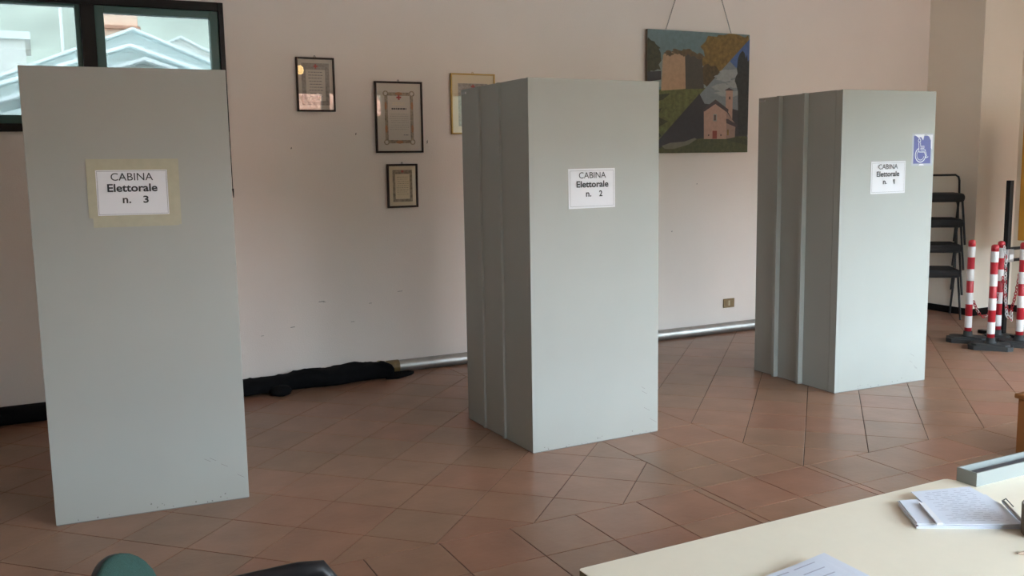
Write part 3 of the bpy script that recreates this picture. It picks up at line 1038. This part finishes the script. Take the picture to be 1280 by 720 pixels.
def cloth_roll():
    r = random.Random(11)
    vs, fs = [], []
    x0, x1, nseg, nr = -1.50, 2.24, 150, 18
    def prof(x):
        """(half depth, height, centre y)"""
        if x < 1.12:
            return 0.085, 0.103, 6.49
        t = (x - 1.12) / 1.12
        hgt = 0.086 + 0.046 * min(1, max(0, (x - 1.12) / 0.5)) + 0.011 * math.sin(t * 19) - 0.035 * max(0, (t - 0.95) / 0.05)
        hw = 0.105 + 0.02 * math.sin(t * 11 + 1) - 0.02 * t
        if 1.27 < x < 1.42: hw += 0.025
        return hw, hgt, 6.49 + 0.01 * math.sin(t * 9)
    for i in range(nseg + 1):
        x = x0 + (x1 - x0) * i / nseg
        hw, hg, cy = prof(x)
        amp = 0.17 if x > 1.12 else 0.03
        for j in range(nr):
            a = 2 * PI * j / nr
            k = 1 + amp * (0.6 * math.sin(3.1 * a + x * 23) * math.sin(x * 41 + j) + r.uniform(-0.5, 0.5))
            y = cy + hw * k * math.cos(a)
            z = hg / 2 * (1 + (k if math.sin(a) > 0 else 1) * math.sin(a) * abs(math.sin(a)) ** -0.25 if abs(math.sin(a)) > 1e-3 else 1)
            vs.append((x, min(y, YB - 0.02), max(0.0, z)))
    for i in range(nseg):
        for j in range(nr):
            fs.append((i * nr + j, (i + 1) * nr + j, (i + 1) * nr + (j + 1) % nr, i * nr + (j + 1) % nr))
    fs.append(tuple(range(nr))); fs.append(tuple(nseg * nr + j for j in range(nr - 1, -1, -1)))
    mb = MB().faces(vs, fs, 'black_cloth', True)
    o = mb.build('black_cloth')
    tag(o, 'long rumpled roll of black cloth lying along the wall', 'cloth')
    # loose end slipped under the pipe
    e = MB()
    pts = [(2.18, 6.43), (2.26, 6.41), (2.34, 6.45), (2.40, 6.49), (2.43, 6.53), (2.40, 6.575), (2.30, 6.58), (2.20, 6.56)]
    e.prism(pts, 0.0, 0.018, 'black_cloth')
    e.build('loose_end', o)
    k = MB(); k.lathe([(0.03, 0.0), (0.062, 0.012), (0.075, 0.035), (0.055, 0.062), (0.02, 0.072)], 'black_cloth', 14, (1.385, 6.345, 0.0))
    k.build('cloth_bunch', o)


cloth_roll()

# ------------------------------------------------------------------ stacked chairs beside booth 1
def make_stack_chair():
    root = empty('stacking_chair', '', 'chair', (0, 0, 0), 0, 'stacked black chairs in the corner')
    s = MB(); s.box(-0.205, 0.205, -0.01, 0.37, 0.405, 0.488, 'dark_fabric', 0.03); s.build('seat', root)
    g = MB(); rr = 0.0105
    lp = []
    hw = 0.243
    for x, z in ((-hw, 0.44), (-hw, 0.60), (-hw + 0.008, 0.635), (-hw + 0.035, 0.655), (hw - 0.035, 0.655), (hw - 0.008, 0.635), (hw, 0.60), (hw, 0.44)):
        lp.append((x, 0.385 + (z - 0.44) * 0.12, z))
    g.tube(lp, rr, 'black_plastic', 8)
    g.tube([(-hw, 0.385, 0.44), (-0.20, 0.36, 0.44), (0.20, 0.36, 0.44), (hw, 0.385, 0.44)], rr * 0.8, 'black_plastic', 8)
    g.build('back_frame', root)
    for sx in (-1, 1):
        l = MB(); l.tube([(sx * 0.185, 0.03, 0.43), (sx * 0.215, -0.005, 0.01), (sx * 0.215, -0.005, 0.0)], rr, 'black_plastic', 8); l.build('leg', root)
        l = MB(); l.tube([(sx * hw, 0.385, 0.44), (sx * 0.215, 0.40, 0.0)], rr, 'black_plastic', 8); l.build('leg', root)
    return root


STK = ['black stacking chair at the bottom of the corner stack, standing on the floor',
       'black stacking chair second from the floor in the corner stack',
       'black stacking chair third from the floor in the corner stack',
       'black stacking chair on top of the corner stack, frame back bare']
proto = make_stack_chair()
for k in range(4):
    c = proto if k == 0 else copy_tree(proto)
    c['label'] = STK[k]
    f = Vector((-0.62, -0.78, 0)).normalized()
    rz = math.atan2(-f.x, f.y) + PI
    base = Vector((7.665, 6.115, 0)) + f * (0.012 * k)
    c.location = (base.x, base.y, 0.243 * k)
    c.rotation_euler = (0, 0, rz)

# ------------------------------------------------------------------ red and white chain posts
def make_post(label, x, y, h, bx=0.165, by=0.098, rz=-0.913):
    root = empty('chain_post', label, 'barrier post', (x, y, 0), rz, 'red and white chain posts')
    b = MB()
    pts = [(-bx, -by * 0.6), (-bx * 0.75, -by), (bx * 0.75, -by), (bx, -by * 0.6), (bx, by * 0.6), (bx * 0.75, by), (-bx * 0.75, by), (-bx, by * 0.6)]
    b.prism(pts, 0, 0.035, 'black_rubber')
    q = [(a * 0.86, c * 0.86) for a, c in pts]
    b.prism(q, 0.035, 0.050, 'black_rubber')
    b.lathe([(0.05, 0.05), (0.036, 0.062), (0.034, 0.095)], 'black_rubber', 16)
    b.build('base', root)
    t = MB(); t.lathe([(0.0285, 0.05), (0.0285, h - 0.055)], 'red', 18); t.build('tube', root)
    n = 4
    pitch = (h - 0.055 - 0.115) / (n - 0.5)
    for k in range(n):
        z0 = 0.115 + 0.01 + pitch * k
        z1 = min(z0 + pitch * 0.5, h - 0.056)
        s = MB(); s.lathe([(0.0288, z0), (0.0294, z0 + 0.002), (0.0294, z1 - 0.002), (0.0288, z1)], 'white', 18); s.build('white_band', root)
    c = MB(); c.lathe([(0.0288, h - 0.055), (0.0292, h - 0.018), (0.024, h - 0.006), (0.012, h)], 'red', 18)
    c.tube([(0.0, -0.030, h - 0.04), (0.0, -0.040, h - 0.04), (0.0, -0.040, h - 0.03)], 0.004, 'red', 6)
    c.build('cap', root)
    return root


PA, PB_, PC_, PD_ = (6.935, 5.215), (6.830, 4.925), (7.200, 5.135), (7.125, 4.880)
make_post('red and white chain post nearest the chair stack', PA[0], PA[1], 0.868)
make_post('red and white chain post with its whole black base in view', PB_[0], PB_[1], 0.855)
make_post('red and white chain post at the back, hung with loose chain', PC_[0], PC_[1], 0.85, 0.11, 0.07)
make_post('red and white chain post in front of the yellow-framed board', PD_[0], PD_[1], 0.86)


def make_chain(name, label, pts, red, n=40):
    """plastic links along a polyline"""
    P_ = [Vector(p) for p in pts]
    seg = [(P_[i + 1] - P_[i]).length for i in range(len(P_) - 1)]
    tot = sum(seg); pitch = 0.026; n = int(tot / pitch)
    def at(s):
        for i, L in enumerate(seg):
            if s <= L or i == len(seg) - 1: return P_[i].lerp(P_[i + 1], s / L), (P_[i + 1] - P_[i]).normalized()
            s -= L
    mb = MB()
    for k in range(n):
        p, d = at((k + 0.5) * tot / n)
        a = Vector((0, 0, 1)) if abs(d.z) < 0.8 else Vector((1, 0, 0))
        u = d.cross(a).normalized(); w = d.cross(u)
        s = u if k % 2 else w
        pl = [p + d * 0.019 * math.cos(t) + s * 0.011 * math.sin(t) for t in [2 * PI * j / 8 for j in range(8)]]
        mb.tube(pl, 0.0036, red[k % len(red)], 5, closed=True)
    tag(mb.build(name), label, 'chain', 'plastic barrier chains')


def sag(a, b, drop, n=14):
    a, b = Vector(a), Vector(b)
    return [a.lerp(b, k / n) - Vector((0, 0, drop * 4 * (k / n) * (1 - k / n))) for k in range(n + 1)]


make_chain('barrier_chain', 'red and white plastic chain sagging low behind the front chain posts',
           sag((6.968, 5.20, 0.35), (7.17, 5.12, 0.40), 0.16), ['red', 'red', 'red', 'white'])
make_chain('barrier_chain', 'white plastic chain dangling loose from the back chain post',
           [(7.185, 5.098, 0.81), (7.175, 5.07, 0.70), (7.145, 5.045, 0.55), (7.135, 5.03, 0.40), (7.125, 5.0, 0.24), (7.145, 4.97, 0.20), (7.165, 4.99, 0.30)], ['white', 'white', 'white', 'red'])
make_chain('barrier_chain', 'red plastic chain looping up to the post before the yellow board',
           sag((7.19, 5.10, 0.55), (7.14, 4.918, 0.60), 0.30), ['red'])

# ------------------------------------------------------------------ yellow-framed board and its black stand
root = empty('stand', 'black metal stand with cross rails behind the chain posts', 'stand', (7.405, 5.23, 0))
for k, x in enumerate((0.0, 0.80)):
    p = MB(); p.box(x - 0.022, x + 0.022, -0.022, 0.022, 0.03, 1.352, 'black_paint', 0.004); p.build('upright', root)
    p = MB(); p.box(x - 0.03, x + 0.03, -0.20, 0.22, 0.0, 0.03, 'black_paint', 0.004); p.build('foot', root)
for z in (0.665, 0.765):
    p = MB(); p.box(0.022, 0.778, -0.012, 0.012, z - 0.012, z + 0.012, 'black_paint'); p.build('rail', root)
p = MB(); p.box(-0.055, 0.03, -0.05, -0.022, 0.655, 0.765, 'steel', 0.004); p.box(-0.04, 0.015, -0.056, -0.05, 0.68, 0.72, 'white'); p.build('clamp_box', root)
root = empty('display_board', 'dark display board in a yellow frame, held by the black stand', 'board', (7.50, 5.17, 0.835))
f = MB()
f.box(0, 0.065, -0.03, 0.035, 0, 1.02, 'yellow', 0.008); f.box(0.735, 0.80, -0.03, 0.035, 0, 1.02, 'yellow', 0.008)
f.box(0.065, 0.735, -0.03, 0.035, 0, 0.065, 'yellow', 0.008); f.box(0.065, 0.735, -0.03, 0.035, 0.955, 1.02, 'yellow', 0.008)
f.build('frame', root)
MB().box(0.06, 0.74, -0.01, 0.02, 0.06, 0.96, 'board_dark').build('panel', root)

# ------------------------------------------------------------------ wooden cabinet at the right edge
root = empty('wooden_cabinet', 'brown wooden cabinet with a stepped ledge, behind the desk', 'cabinet', (4.40, 2.62, 0))
b = MB(); b.box(0, 0.60, 0, 0.38, 0, 0.325, 'wood', 0.004); b.build('lower_body', root)
b = MB(); b.box(-0.014, 0.614, -0.014, 0.394, 0.325, 0.350, 'wood', 0.006); b.build('ledge', root)
b = MB(); b.box(0.03, 0.57, 0.02, 0.36, 0.350, 0.56, 'wood', 0.004); b.build('upper_body', root)
for x in (0.03, 0.31):
    d = MB(); d.box(x, x + 0.26, -0.012, 0, 0.03, 0.295, 'wood', 0.004); dd = d.build('door', root)
    k = MB(); k.tube([(x + (0.03 if x > 0.2 else 0.04), -0.012, 0.17), (x + (0.03 if x > 0.2 else 0.04), -0.036, 0.17)], [0.010, 0.016], 'wood_dark', 10); k.build('knob', dd)

# ------------------------------------------------------------------ desk and the things on it
ZD = 0.750
root = empty('desk', 'cream laminate desk in the lower right corner', 'desk', (2.0, 1.1, 0))
T = Matrix.Translation((-2.0, -1.1, 0))
d = MB()
top = [(0.906, 0.62), (3.25, 0.62), (3.25, 1.514), (2.003, 1.514), (1.992, 1.535), (1.982, 1.540), (0.912, 1.532), (0.906, 1.526)]
d.prism(top, ZD - 0.026, ZD - 0.0008, 'desk', T, side='desk_edge')
inner = [(0.9075, 0.6215), (3.2485, 0.6215), (3.2485, 1.5125), (2.002, 1.5125), (1.991, 1.534), (1.9815, 1.5385), (0.9125, 1.5305), (0.9075, 1.5255)]
d.prism(inner, ZD - 0.0008, ZD, 'desk', T)
d.build('top', root)
for x, y in ((0.97, 0.68), (3.18, 0.68), (0.97, 1.46), (3.18, 1.43)):
    l = MB(); l.box(x - 0.025, x + 0.025, y - 0.025, y + 0.025, 0, ZD - 0.026, 'desk_leg', 0.003, T); l.build('leg', root)
l = MB(); l.box(0.995, 3.155, 1.36, 1.378, 0.30, ZD - 0.026, 'desk', 0.0, T); l.build('modesty_panel', root)


def sheet_stack(name, label, cat, pts, z0, thick, mname, n=4, jit=0.002, seed=1, curl=None, group=None):
    r = random.Random(seed)
    c = Vector((sum(p[0] for p in pts) / len(pts), sum(p[1] for p in pts) / len(pts), 0))
    root = empty(name, label, cat, (c.x, c.y, z0), 0, group)
    for k in range(n):
        dx, dy = r.uniform(-jit, jit), r.uniform(-jit, jit)
        mb = MB()
        mb.prism([(p[0] - c.x + dx, p[1] - c.y + dy) for p in pts], thick * k / n, thick * (k + 1) / n - 0.0003, mname)
        mb.build('sheet', root)
    return root, c


# open notebook: thick left page block and raised right page
A_, B_, C_, D_ = (1.738, 1.466), (1.945, 1.395), (1.862, 1.232), (1.660, 1.350)
root, c = sheet_stack('notepad', 'thick pad of white papers under the loose printed sheet', 'notepad', [A_, B_, C_, D_][::-1], ZD, 0.013, 'paper2', 5, 0.003, 3)
g = MB()
def bar(p, q, w_, z0, z1, mn):
    p, q = Vector((p[0], p[1])), Vector((q[0], q[1])); d_ = (q - p).normalized(); nn = Vector((-d_.y, d_.x)) * w_ / 2
    g.prism([tuple(p - nn - Vector((c.x, c.y))), tuple(q - nn - Vector((c.x, c.y))), tuple(q + nn - Vector((c.x, c.y))), tuple(p + nn - Vector((c.x, c.y)))], z0, z1, mn)
bar((1.758, 1.420), (1.690, 1.316), 0.012, 0.0132, 0.0185, 'paper')
g.build('spine_fold', root)

U = [(1.803, 1.487), (1.953, 1.444), (1.912, 1.330), (1.842, 1.236), (1.700, 1.312), (1.763, 1.418)]
root = empty('printed_sheet', 'loose printed form lying askew over the white pad', 'paper', (1.80, 1.35, ZD + 0.0136))
mb = MB(); mb.prism([(x - 1.80, y - 1.35) for x, y in U[::-1]], 0.0, 0.0012, 'paper2')
mb.build('sheet', root)
ln = MB()
r = random.Random(9)
for k in range(17):
    t = 0.08 + k * 0.052
    a = Vector((1.803, 1.487, 0)).lerp(Vector((1.70, 1.312, 0)), t); e_ = Vector((1.953, 1.444, 0)).lerp(Vector((1.842, 1.236, 0)), t)
    s0 = r.uniform(0.10, 0.3)
    while s0 < 0.92:
        L = r.uniform(0.04, 0.16)
        p = a.lerp(e_, s0); q = a.lerp(e_, min(s0 + L, 0.93))
        dn = (q - p).normalized(); nn = Vector((-dn.y, dn.x, 0)) * 0.0011
        ln.poly([(v.x - 1.80, v.y - 1.35, 0.0014) for v in (p - nn, q - nn, q + nn, p + nn)], 'ink_faint')
        s0 += L + r.uniform(0.02, 0.1)
ln.build('printed_lines', root)

# pen with clip
root = empty('pen', 'slim grey pen lying on the printed sheet', 'pen', (1.885, 1.285, ZD + 0.0192))
p = MB(); p.tube([(0.040, 0.052, 0), (0.033, 0.044, 0), (-0.030, -0.040, 0), (-0.038, -0.050, 0)], [0.002, 0.0042, 0.0042, 0.0015], 'steel', 10); p.build('barrel', root)
p = MB(); p.tube([(0.040, 0.050, 0.001), (0.043, 0.046, 0.006), (0.012, 0.006, 0.006)], 0.0013, 'ink', 6); p.build('clip', root)

# paper at the lower edge
root = empty('curled_papers', 'small pile of white papers with a curled edge, nearest the desk corner', 'papers', (1.27, 1.25, ZD))
for k in range(3):
    mb = MB()
    n = 10
    a0, a1 = Vector((1.150, 1.322, 0)), Vector((1.343, 1.322, 0))
    dirv = Vector((0.02, -0.27, 0))
    vs, fs = [], []
    for i in range(n + 1):
        s = i / n
        for t in (0, 0.5, 1):
            p = a0.lerp(a1, s) + dirv * t + Vector((0.003 * k, -0.004 * k, 0))
            z = 0.003 * k + 0.001 + 0.016 * (1 - t) * (s ** 1.6)
            vs.append((p.x - 1.27, p.y - 1.25, z))
    for i in range(n):
        for t in range(2):
            fs.append((i * 3 + t, i * 3 + t + 1, (i + 1) * 3 + t + 1, (i + 1) * 3 + t))
    m_ = len(vs)
    lo = [(x, y, z - 0.0007) for x, y, z in vs]
    mb.faces(vs + lo, [f[::-1] for f in fs] + [tuple(q + m_ for q in f) for f in fs], 'paper2')
    o = mb.build('sheet', root)
    if k == 2:
        q = MB()
        for j in range(5):
            z_ = 0.0095
            for s0 in (0.15, 0.5):
                pa = [a0.lerp(a1, s0 + u_) + dirv * (0.06 + j * 0.09 + v_) for u_, v_ in ((0, 0), (0.28, 0), (0.28, 0.012), (0, 0.012))]
                q.poly([(p.x - 1.265, p.y - 1.258, 0.0085 + 0.016 * (1 - (0.06 + j * 0.09)) * (min(1, s0 + 0.14 * (i_ in (1, 2)) * 2) ** 1.6) + 0.001) for i_, p in enumerate(pa)], 'ink_faint')
        q.build('printed_lines', o)

# white tray with a dark ruler-like lining
root = empty('pen_tray', 'shallow white tray at the far edge of the desk', 'tray', (2.0, 1.46, ZD))
t = MB()
L, Wd, Hh = 0.30, 0.056, 0.035
t.box(0, L, 0, Wd, 0, 0.004, 'tray'); t.box(0, L, 0, 0.004, 0.004, Hh, 'tray'); t.box(0, L, Wd - 0.004, Wd, 0.004, Hh, 'tray')
t.box(0, 0.004, 0.004, Wd - 0.004, 0.004, Hh, 'tray'); t.box(L - 0.004, L, 0.004, Wd - 0.004, 0.004, Hh, 'tray')
t.build('box', root)
root = empty('ruler', 'dark flat ruler lying inside the white tray', 'ruler', (2.03, 1.468, ZD + 0.004))
q = MB(); q.box(0, 0.25, 0.004, 0.030, 0, 0.022, 'tray_in', 0.001); q.build('blade', root)

# brown cup and red pencil at the right edge
root = empty('cup', 'low brown cardboard cup at the right edge of the desk', 'cup', (1.852, 1.196, ZD))
q = MB(); q.lathe([(0.034, 0.0), (0.037, 0.004), (0.038, 0.068), (0.036, 0.07), (0.034, 0.066), (0.032, 0.006)], 'cork', 24); q.build('body', root)
root = empty('pencil', 'red pencil with pale sharpened tip beside the brown cup', 'pencil', (1.716, 1.156, ZD + 0.0045))
dv_ = Vector((0.93, -0.37, 0))
q = MB(); q.tube([dv_ * 0.018, dv_ * 0.17], 0.004, 'red', 6, smooth=False); q.build('barrel', root)
q = MB(); q.tube([dv_ * 0.004, dv_ * 0.018], [0.0011, 0.004], 'pencil_wood', 6); q.build('tip', root)
q = MB(); q.tube([dv_ * 0.0, dv_ * 0.004], [0.0002, 0.0011], 'ink', 6); q.build('lead', root)

# ------------------------------------------------------------------ green office chair at the lower left
def green_chair():
    yaw = -0.24
    root = empty('office_chair', 'dark green office chair with black armrests, at the desk corner', 'chair', (0.27, 1.66, 0), yaw)
    # local x = forward, y = left
    def pad(cx, cy, cz, hx, hy, hz, mname, name, lean=0.0, e=3.2, bow=0.0):
        bm = bmesh.new()
        bmesh.ops.create_uvsphere(bm, u_segments=32, v_segments=18, radius=1.0)
        for v in bm.verts:
            x, y, z = v.co
            def se(a): return math.copysign(abs(a) ** (2.0 / e), a)
            # superellipsoid profile
            v.co = Vector((se(x) * hx, se(y) * hy, se(z) * hz))
            v.co.x += bow * (v.co.y / max(hy, 1e-6)) ** 2
        R_ = Matrix.Rotation(lean, 4, 'Y')
        vs = [R_ @ v.co + Vector((cx, cy, cz)) for v in bm.verts]
        bm.verts.index_update()
        fs = [tuple(v.index for v in f.verts) for f in bm.faces]
        bm.free()
        MB().faces(vs, fs, mname, True).build(name, root)
    pad(-0.205, 0.0, 0.712, 0.038, 0.235, 0.158, 'green_fabric', 'backrest', -0.16, 1.85, 0.03)
    pad(-0.213, 0.0, 0.712, 0.034, 0.235, 0.1585, 'black_plastic', 'back_shell', -0.16, 1.85, 0.03)
    pad(0.05, 0.0, 0.455, 0.23, 0.225, 0.035, 'green_fabric', 'seat', 0.0, 3.5)
    for s in (-1, 1):
        a = MB()
        a.tube([(-0.16, s * 0.235, 0.60), (-0.14, s * 0.25, 0.672), (-0.05, s * 0.252, 0.690), (0.10, s * 0.252, 0.708), (0.148, s * 0.252, 0.708), (0.166, s * 0.252, 0.688), (0.12, s * 0.25, 0.55), (0.08, s * 0.23, 0.42)],
               [0.018, 0.021, 0.022, 0.022, 0.021, 0.019, 0.017, 0.015], 'black_plastic', 14)
        a.build('armrest', root)
    b_ = MB(); b_.box(-0.27, -0.235, -0.04, 0.04, 0.42, 0.70, 'black_plastic', 0.008); b_.build('back_bracket', root)
    b_ = MB(); b_.lathe([(0.03, 0.08), (0.03, 0.42)], 'black_plastic', 14); b_.build('column', root)
    for k in range(5):
        an = 2 * PI * k / 5 + 0.3
        l = MB(); l.tube([(0.02 * math.cos(an), 0.02 * math.sin(an), 0.10), (0.27 * math.cos(an), 0.27 * math.sin(an), 0.07)], [0.025, 0.016], 'black_plastic', 8)
        leg = l.build('leg', root)
        w_ = MB(); cx, cy = 0.27 * math.cos(an), 0.27 * math.sin(an)
        w_.tube([(cx - 0.02 * math.sin(an), cy + 0.02 * math.cos(an), 0.03), (cx + 0.02 * math.sin(an), cy - 0.02 * math.cos(an), 0.03)], 0.03, 'black_rubber', 14); w_.build('caster', leg)


green_chair()

# ------------------------------------------------------------------ pendant lamp (seen only mirrored in the glass of a frame)
root = empty('pendant_lamp', 'bare warm bulb on a black cord, mirrored in the small certificate', 'lamp', (2.80, 2.35, 2.576))
q = MB(); q.lathe([(0.012, -0.055), (0.034, -0.045), (0.046, -0.015), (0.040, 0.02), (0.020, 0.05)], 'lamp_bulb', 18); q.build('bulb', root)
q = MB(); q.lathe([(0.022, 0.05), (0.024, 0.10), (0.010, 0.125)], 'black_plastic', 14); q.build('socket', root)
q = MB(); q.tube([(0, 0, 0.12), (0, 0, ZC - 2.576)], 0.005, 'black_plastic', 6); q.build('cord', root)

# ------------------------------------------------------------------ outdoors
M['ground'] = mat('yard_ground', (0.10, 0.105, 0.105, 1), 0.9, noise=0.2, scale=2)
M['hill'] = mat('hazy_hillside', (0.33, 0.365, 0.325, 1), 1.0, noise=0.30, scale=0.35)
M['pale_roof'] = mat('pale_sheet_roof', (0.66, 0.73, 0.74, 1), 0.7)
M['pale_wall'] = mat('pale_shed_wall', (0.78, 0.83, 0.82, 1), 0.8)
M['fascia'] = mat('white_fascia', (0.80, 0.84, 0.85, 1), 0.6)
M['pink'] = mat('pink_render', (0.85, 0.60, 0.47, 1), 0.9)
M['white_render'] = mat('white_render', (0.80, 0.78, 0.74, 1), 0.9)
M['terracotta'] = mat('terracotta_roof', (0.50, 0.25, 0.17, 1), 0.8, noise=0.25, scale=5)
struct(MB().box(-60, 70, YB + 0.25, 70, -0.25, -0.10, 'ground').build('ground_back'))
struct(MB().box(-60, 70, -60, YF - 0.2, -0.25, -0.10, 'ground').build('ground_front'))
struct(MB().box(XR + 0.2, 70, YF - 0.2, YB + 0.25, -0.25, -0.10, 'ground').build('ground_right'))


M['sky_blocker'] = mat('dark_sky_blocker', (0.075, 0.080, 0.050, 1), 1.0, noise=0.35, scale=0.6)  # dark colour for the added slopes, keeps the low horizon dim


def hill(name, y_near, height, T, seed, mname='hill'):
    vs, fs = [], []
    nx, ny = 60, 16
    r = random.Random(seed)
    for j in range(ny + 1):
        for i in range(nx + 1):
            x = -45 + 90 * i / nx; t = j / ny; y = y_near + 30 * t
            z = -0.2 + height * (1 - (1 - t) ** 2) * (0.9 + 0.12 * math.sin(x * 0.21 + 1)) + r.uniform(-0.5, 0.5) * min(1, t * 6)
            vs.append(T @ Vector((x, y, z)))
    for j in range(ny):
        for i in range(nx):
            a = j * (nx + 1) + i
            fs.append((a, a + 1, a + nx + 2, a + nx + 1))
    struct(MB().faces(vs, fs, mname, True).build(name))


hill('hill_back', 38, 17, Matrix.Translation((5, 0, 0)), 3)
hill('sky_blocker_front', 12, 7.8, Matrix.Rotation(PI, 4, 'Z') @ Matrix.Translation((-5, 0, 0)), 4, 'sky_blocker')  # unseen slope added to block low sky through the front windows
hill('sky_blocker_right', 20, 7.0, Matrix.Rotation(-PI / 2, 4, 'Z'), 5, 'sky_blocker')  # unseen slope added to block low sky through the right window


def gable(name, label, cx, y0, y1, za, half, pitch, wall, roof, over=0.25, base=-0.1, group=None):
    """gable towards the viewer, apex at (cx, y0, za)"""
    root = empty(name, label, 'building', (cx, y0, base), 0, group)
    ze = za - half * pitch
    w = MB()
    hw = half - over
    zw = za - hw * pitch - 0.045
    pts = [(-hw, 0), (hw, 0), (hw, zw - base), (0, za - 0.045 - base), (-hw, zw - base)]
    vs = [(x, over, z) for x, z in pts] + [(x, y1 - y0, z) for x, z in pts]
    w.faces(vs, [(0, 1, 2, 3, 4), (9, 8, 7, 6, 5)] + [(i, 5 + i, 5 + (i + 1) % 5, (i + 1) % 5) for i in range(5)], wall)
    w.build('walls', root)
    for s in (-1, 1):
        r = MB()
        a, b_ = (0, za - base), (s * half, ze - base)
        q = [(a[0], a[1] - 0.045), (b_[0], b_[1] - 0.045), b_, a]
        vs = [(x, 0, z) for x, z in q] + [(x, y1 - y0 + 0.2, z) for x, z in q]
        r.faces(vs, [(0, 1, 2, 3), (7, 6, 5, 4)] + [(i, 4 + i, 4 + (i + 1) % 4, (i + 1) % 4) for i in range(4)], roof)
        rr = r.build('roof_slope', root)
        f = MB(); q = [(a[0], a[1] - 0.030), (b_[0], b_[1] - 0.030), (b_[0], b_[1] + 0.010), (a[0], a[1] + 0.010)]
        vs = [(x, -0.03, z) for x, z in q] + [(x, 0.0, z) for x, z in q]
        f.faces(vs, [(0, 1, 2, 3), (7, 6, 5, 4)] + [(i, 4 + i, 4 + (i + 1) % 4, (i + 1) % 4) for i in range(4)], 'fascia')
        f.build('fascia_board', rr)
    return root


gable('shed', 'pale gabled shed nearest outside the back window', 1.236, 12.2, 13.7, 2.905, 1.6, 0.33, 'pale_wall', 'pale_roof', group='pale sheds outside')
gable('shed', 'wider pale gabled shed behind the nearest one outside', 1.238, 14.0, 17.5, 3.284, 2.6, 0.345, 'pale_wall', 'pale_roof', group='pale sheds outside')
gable('shed', 'tallest pale gabled shed, farthest of the three outside', 1.66, 18.0, 21.0, 4.06, 2.9, 0.41, 'pale_wall', 'pale_roof', group='pale sheds outside')
root = gable('house', 'small white gabled house seen through the right pane', 3.00, 22.0, 25.0, 4.49, 0.72, 0.50, 'white_render', 'fascia', 0.10)
root = empty('house', 'tall pink flat-topped house seen through the right pane', 'building', (1.9, 27, -0.1))
w = MB(); w.box(-0.42, 0.72, 0, 3, 0, 5.85, 'pink'); w.build('walls', root)
w = MB(); w.box(-0.47, 0.77, -0.12, 3.1, 5.36, 5.44, 'terracotta'); w.build('string_course', root)
root = empty('house', 'low white house seen through the left pane', 'building', (-1.0, 23, -0.1))
w = MB(); w.box(-1.7, 0.94, 0, 3, 0, 4.5, 'white_render'); w.build('walls', root)
w = MB(); w.box(-1.8, 1.05, -0.1, 3.1, 4.5, 4.66, 'fascia'); w.build('roof', root)
q = MB(); q.tube([(0.655, 22.4, -0.1), (0.655, 22.4, 5.1)], 0.03, 'fascia', 8)
tag(q.build('lamp_pole'), 'thin white pole outside the left pane', 'pole')

# tiled roof opposite the front windows (mirrored in the certificates)
root = empty('tiled_house', 'low house with terracotta roof opposite the front windows', 'building', (6.3, -9.5, -0.1))
w = MB(); w.box(-1.8, 1.8, -3.5, 0, 0, 2.0, 'pink'); w.build('walls', root)
rf = MB()
for k in range(26):
    for j in range(9):
        x = -1.9 + k * 0.15; s = j / 9
        y0, z0 = 0.3 - 2.0 * s, 1.9 + 1.3 * s
        y1, z1 = 0.3 - 2.0 * (s + 0.125), 1.9 + 1.3 * (s + 0.125)
        c = [(-0.075, 0.0), (-0.045, 0.05), (0.045, 0.05), (0.075, 0.0)]
        vs = [(x + a, y0, z0 + zz + 0.03) for a, zz in c] + [(x + a * 0.8, y1, z1 + zz) for a, zz in c]
        rf.faces(vs, [(0, 1, 5, 4), (1, 2, 6, 5), (2, 3, 7, 6), (0, 3, 2, 1)], 'terracotta')
rf.poly([(-1.95, 0.3, 1.9), (1.95, 0.3, 1.9), (1.95, -1.7, 3.2), (-1.95, -1.7, 3.2)], 'terracotta')
rf.poly([(-1.95, -3.7, 1.9), (1.95, -3.7, 1.9), (1.95, -1.7, 3.2), (-1.95, -1.7, 3.2)], 'terracotta')
tag(rf.build('roof_tiles', root), kind='stuff')
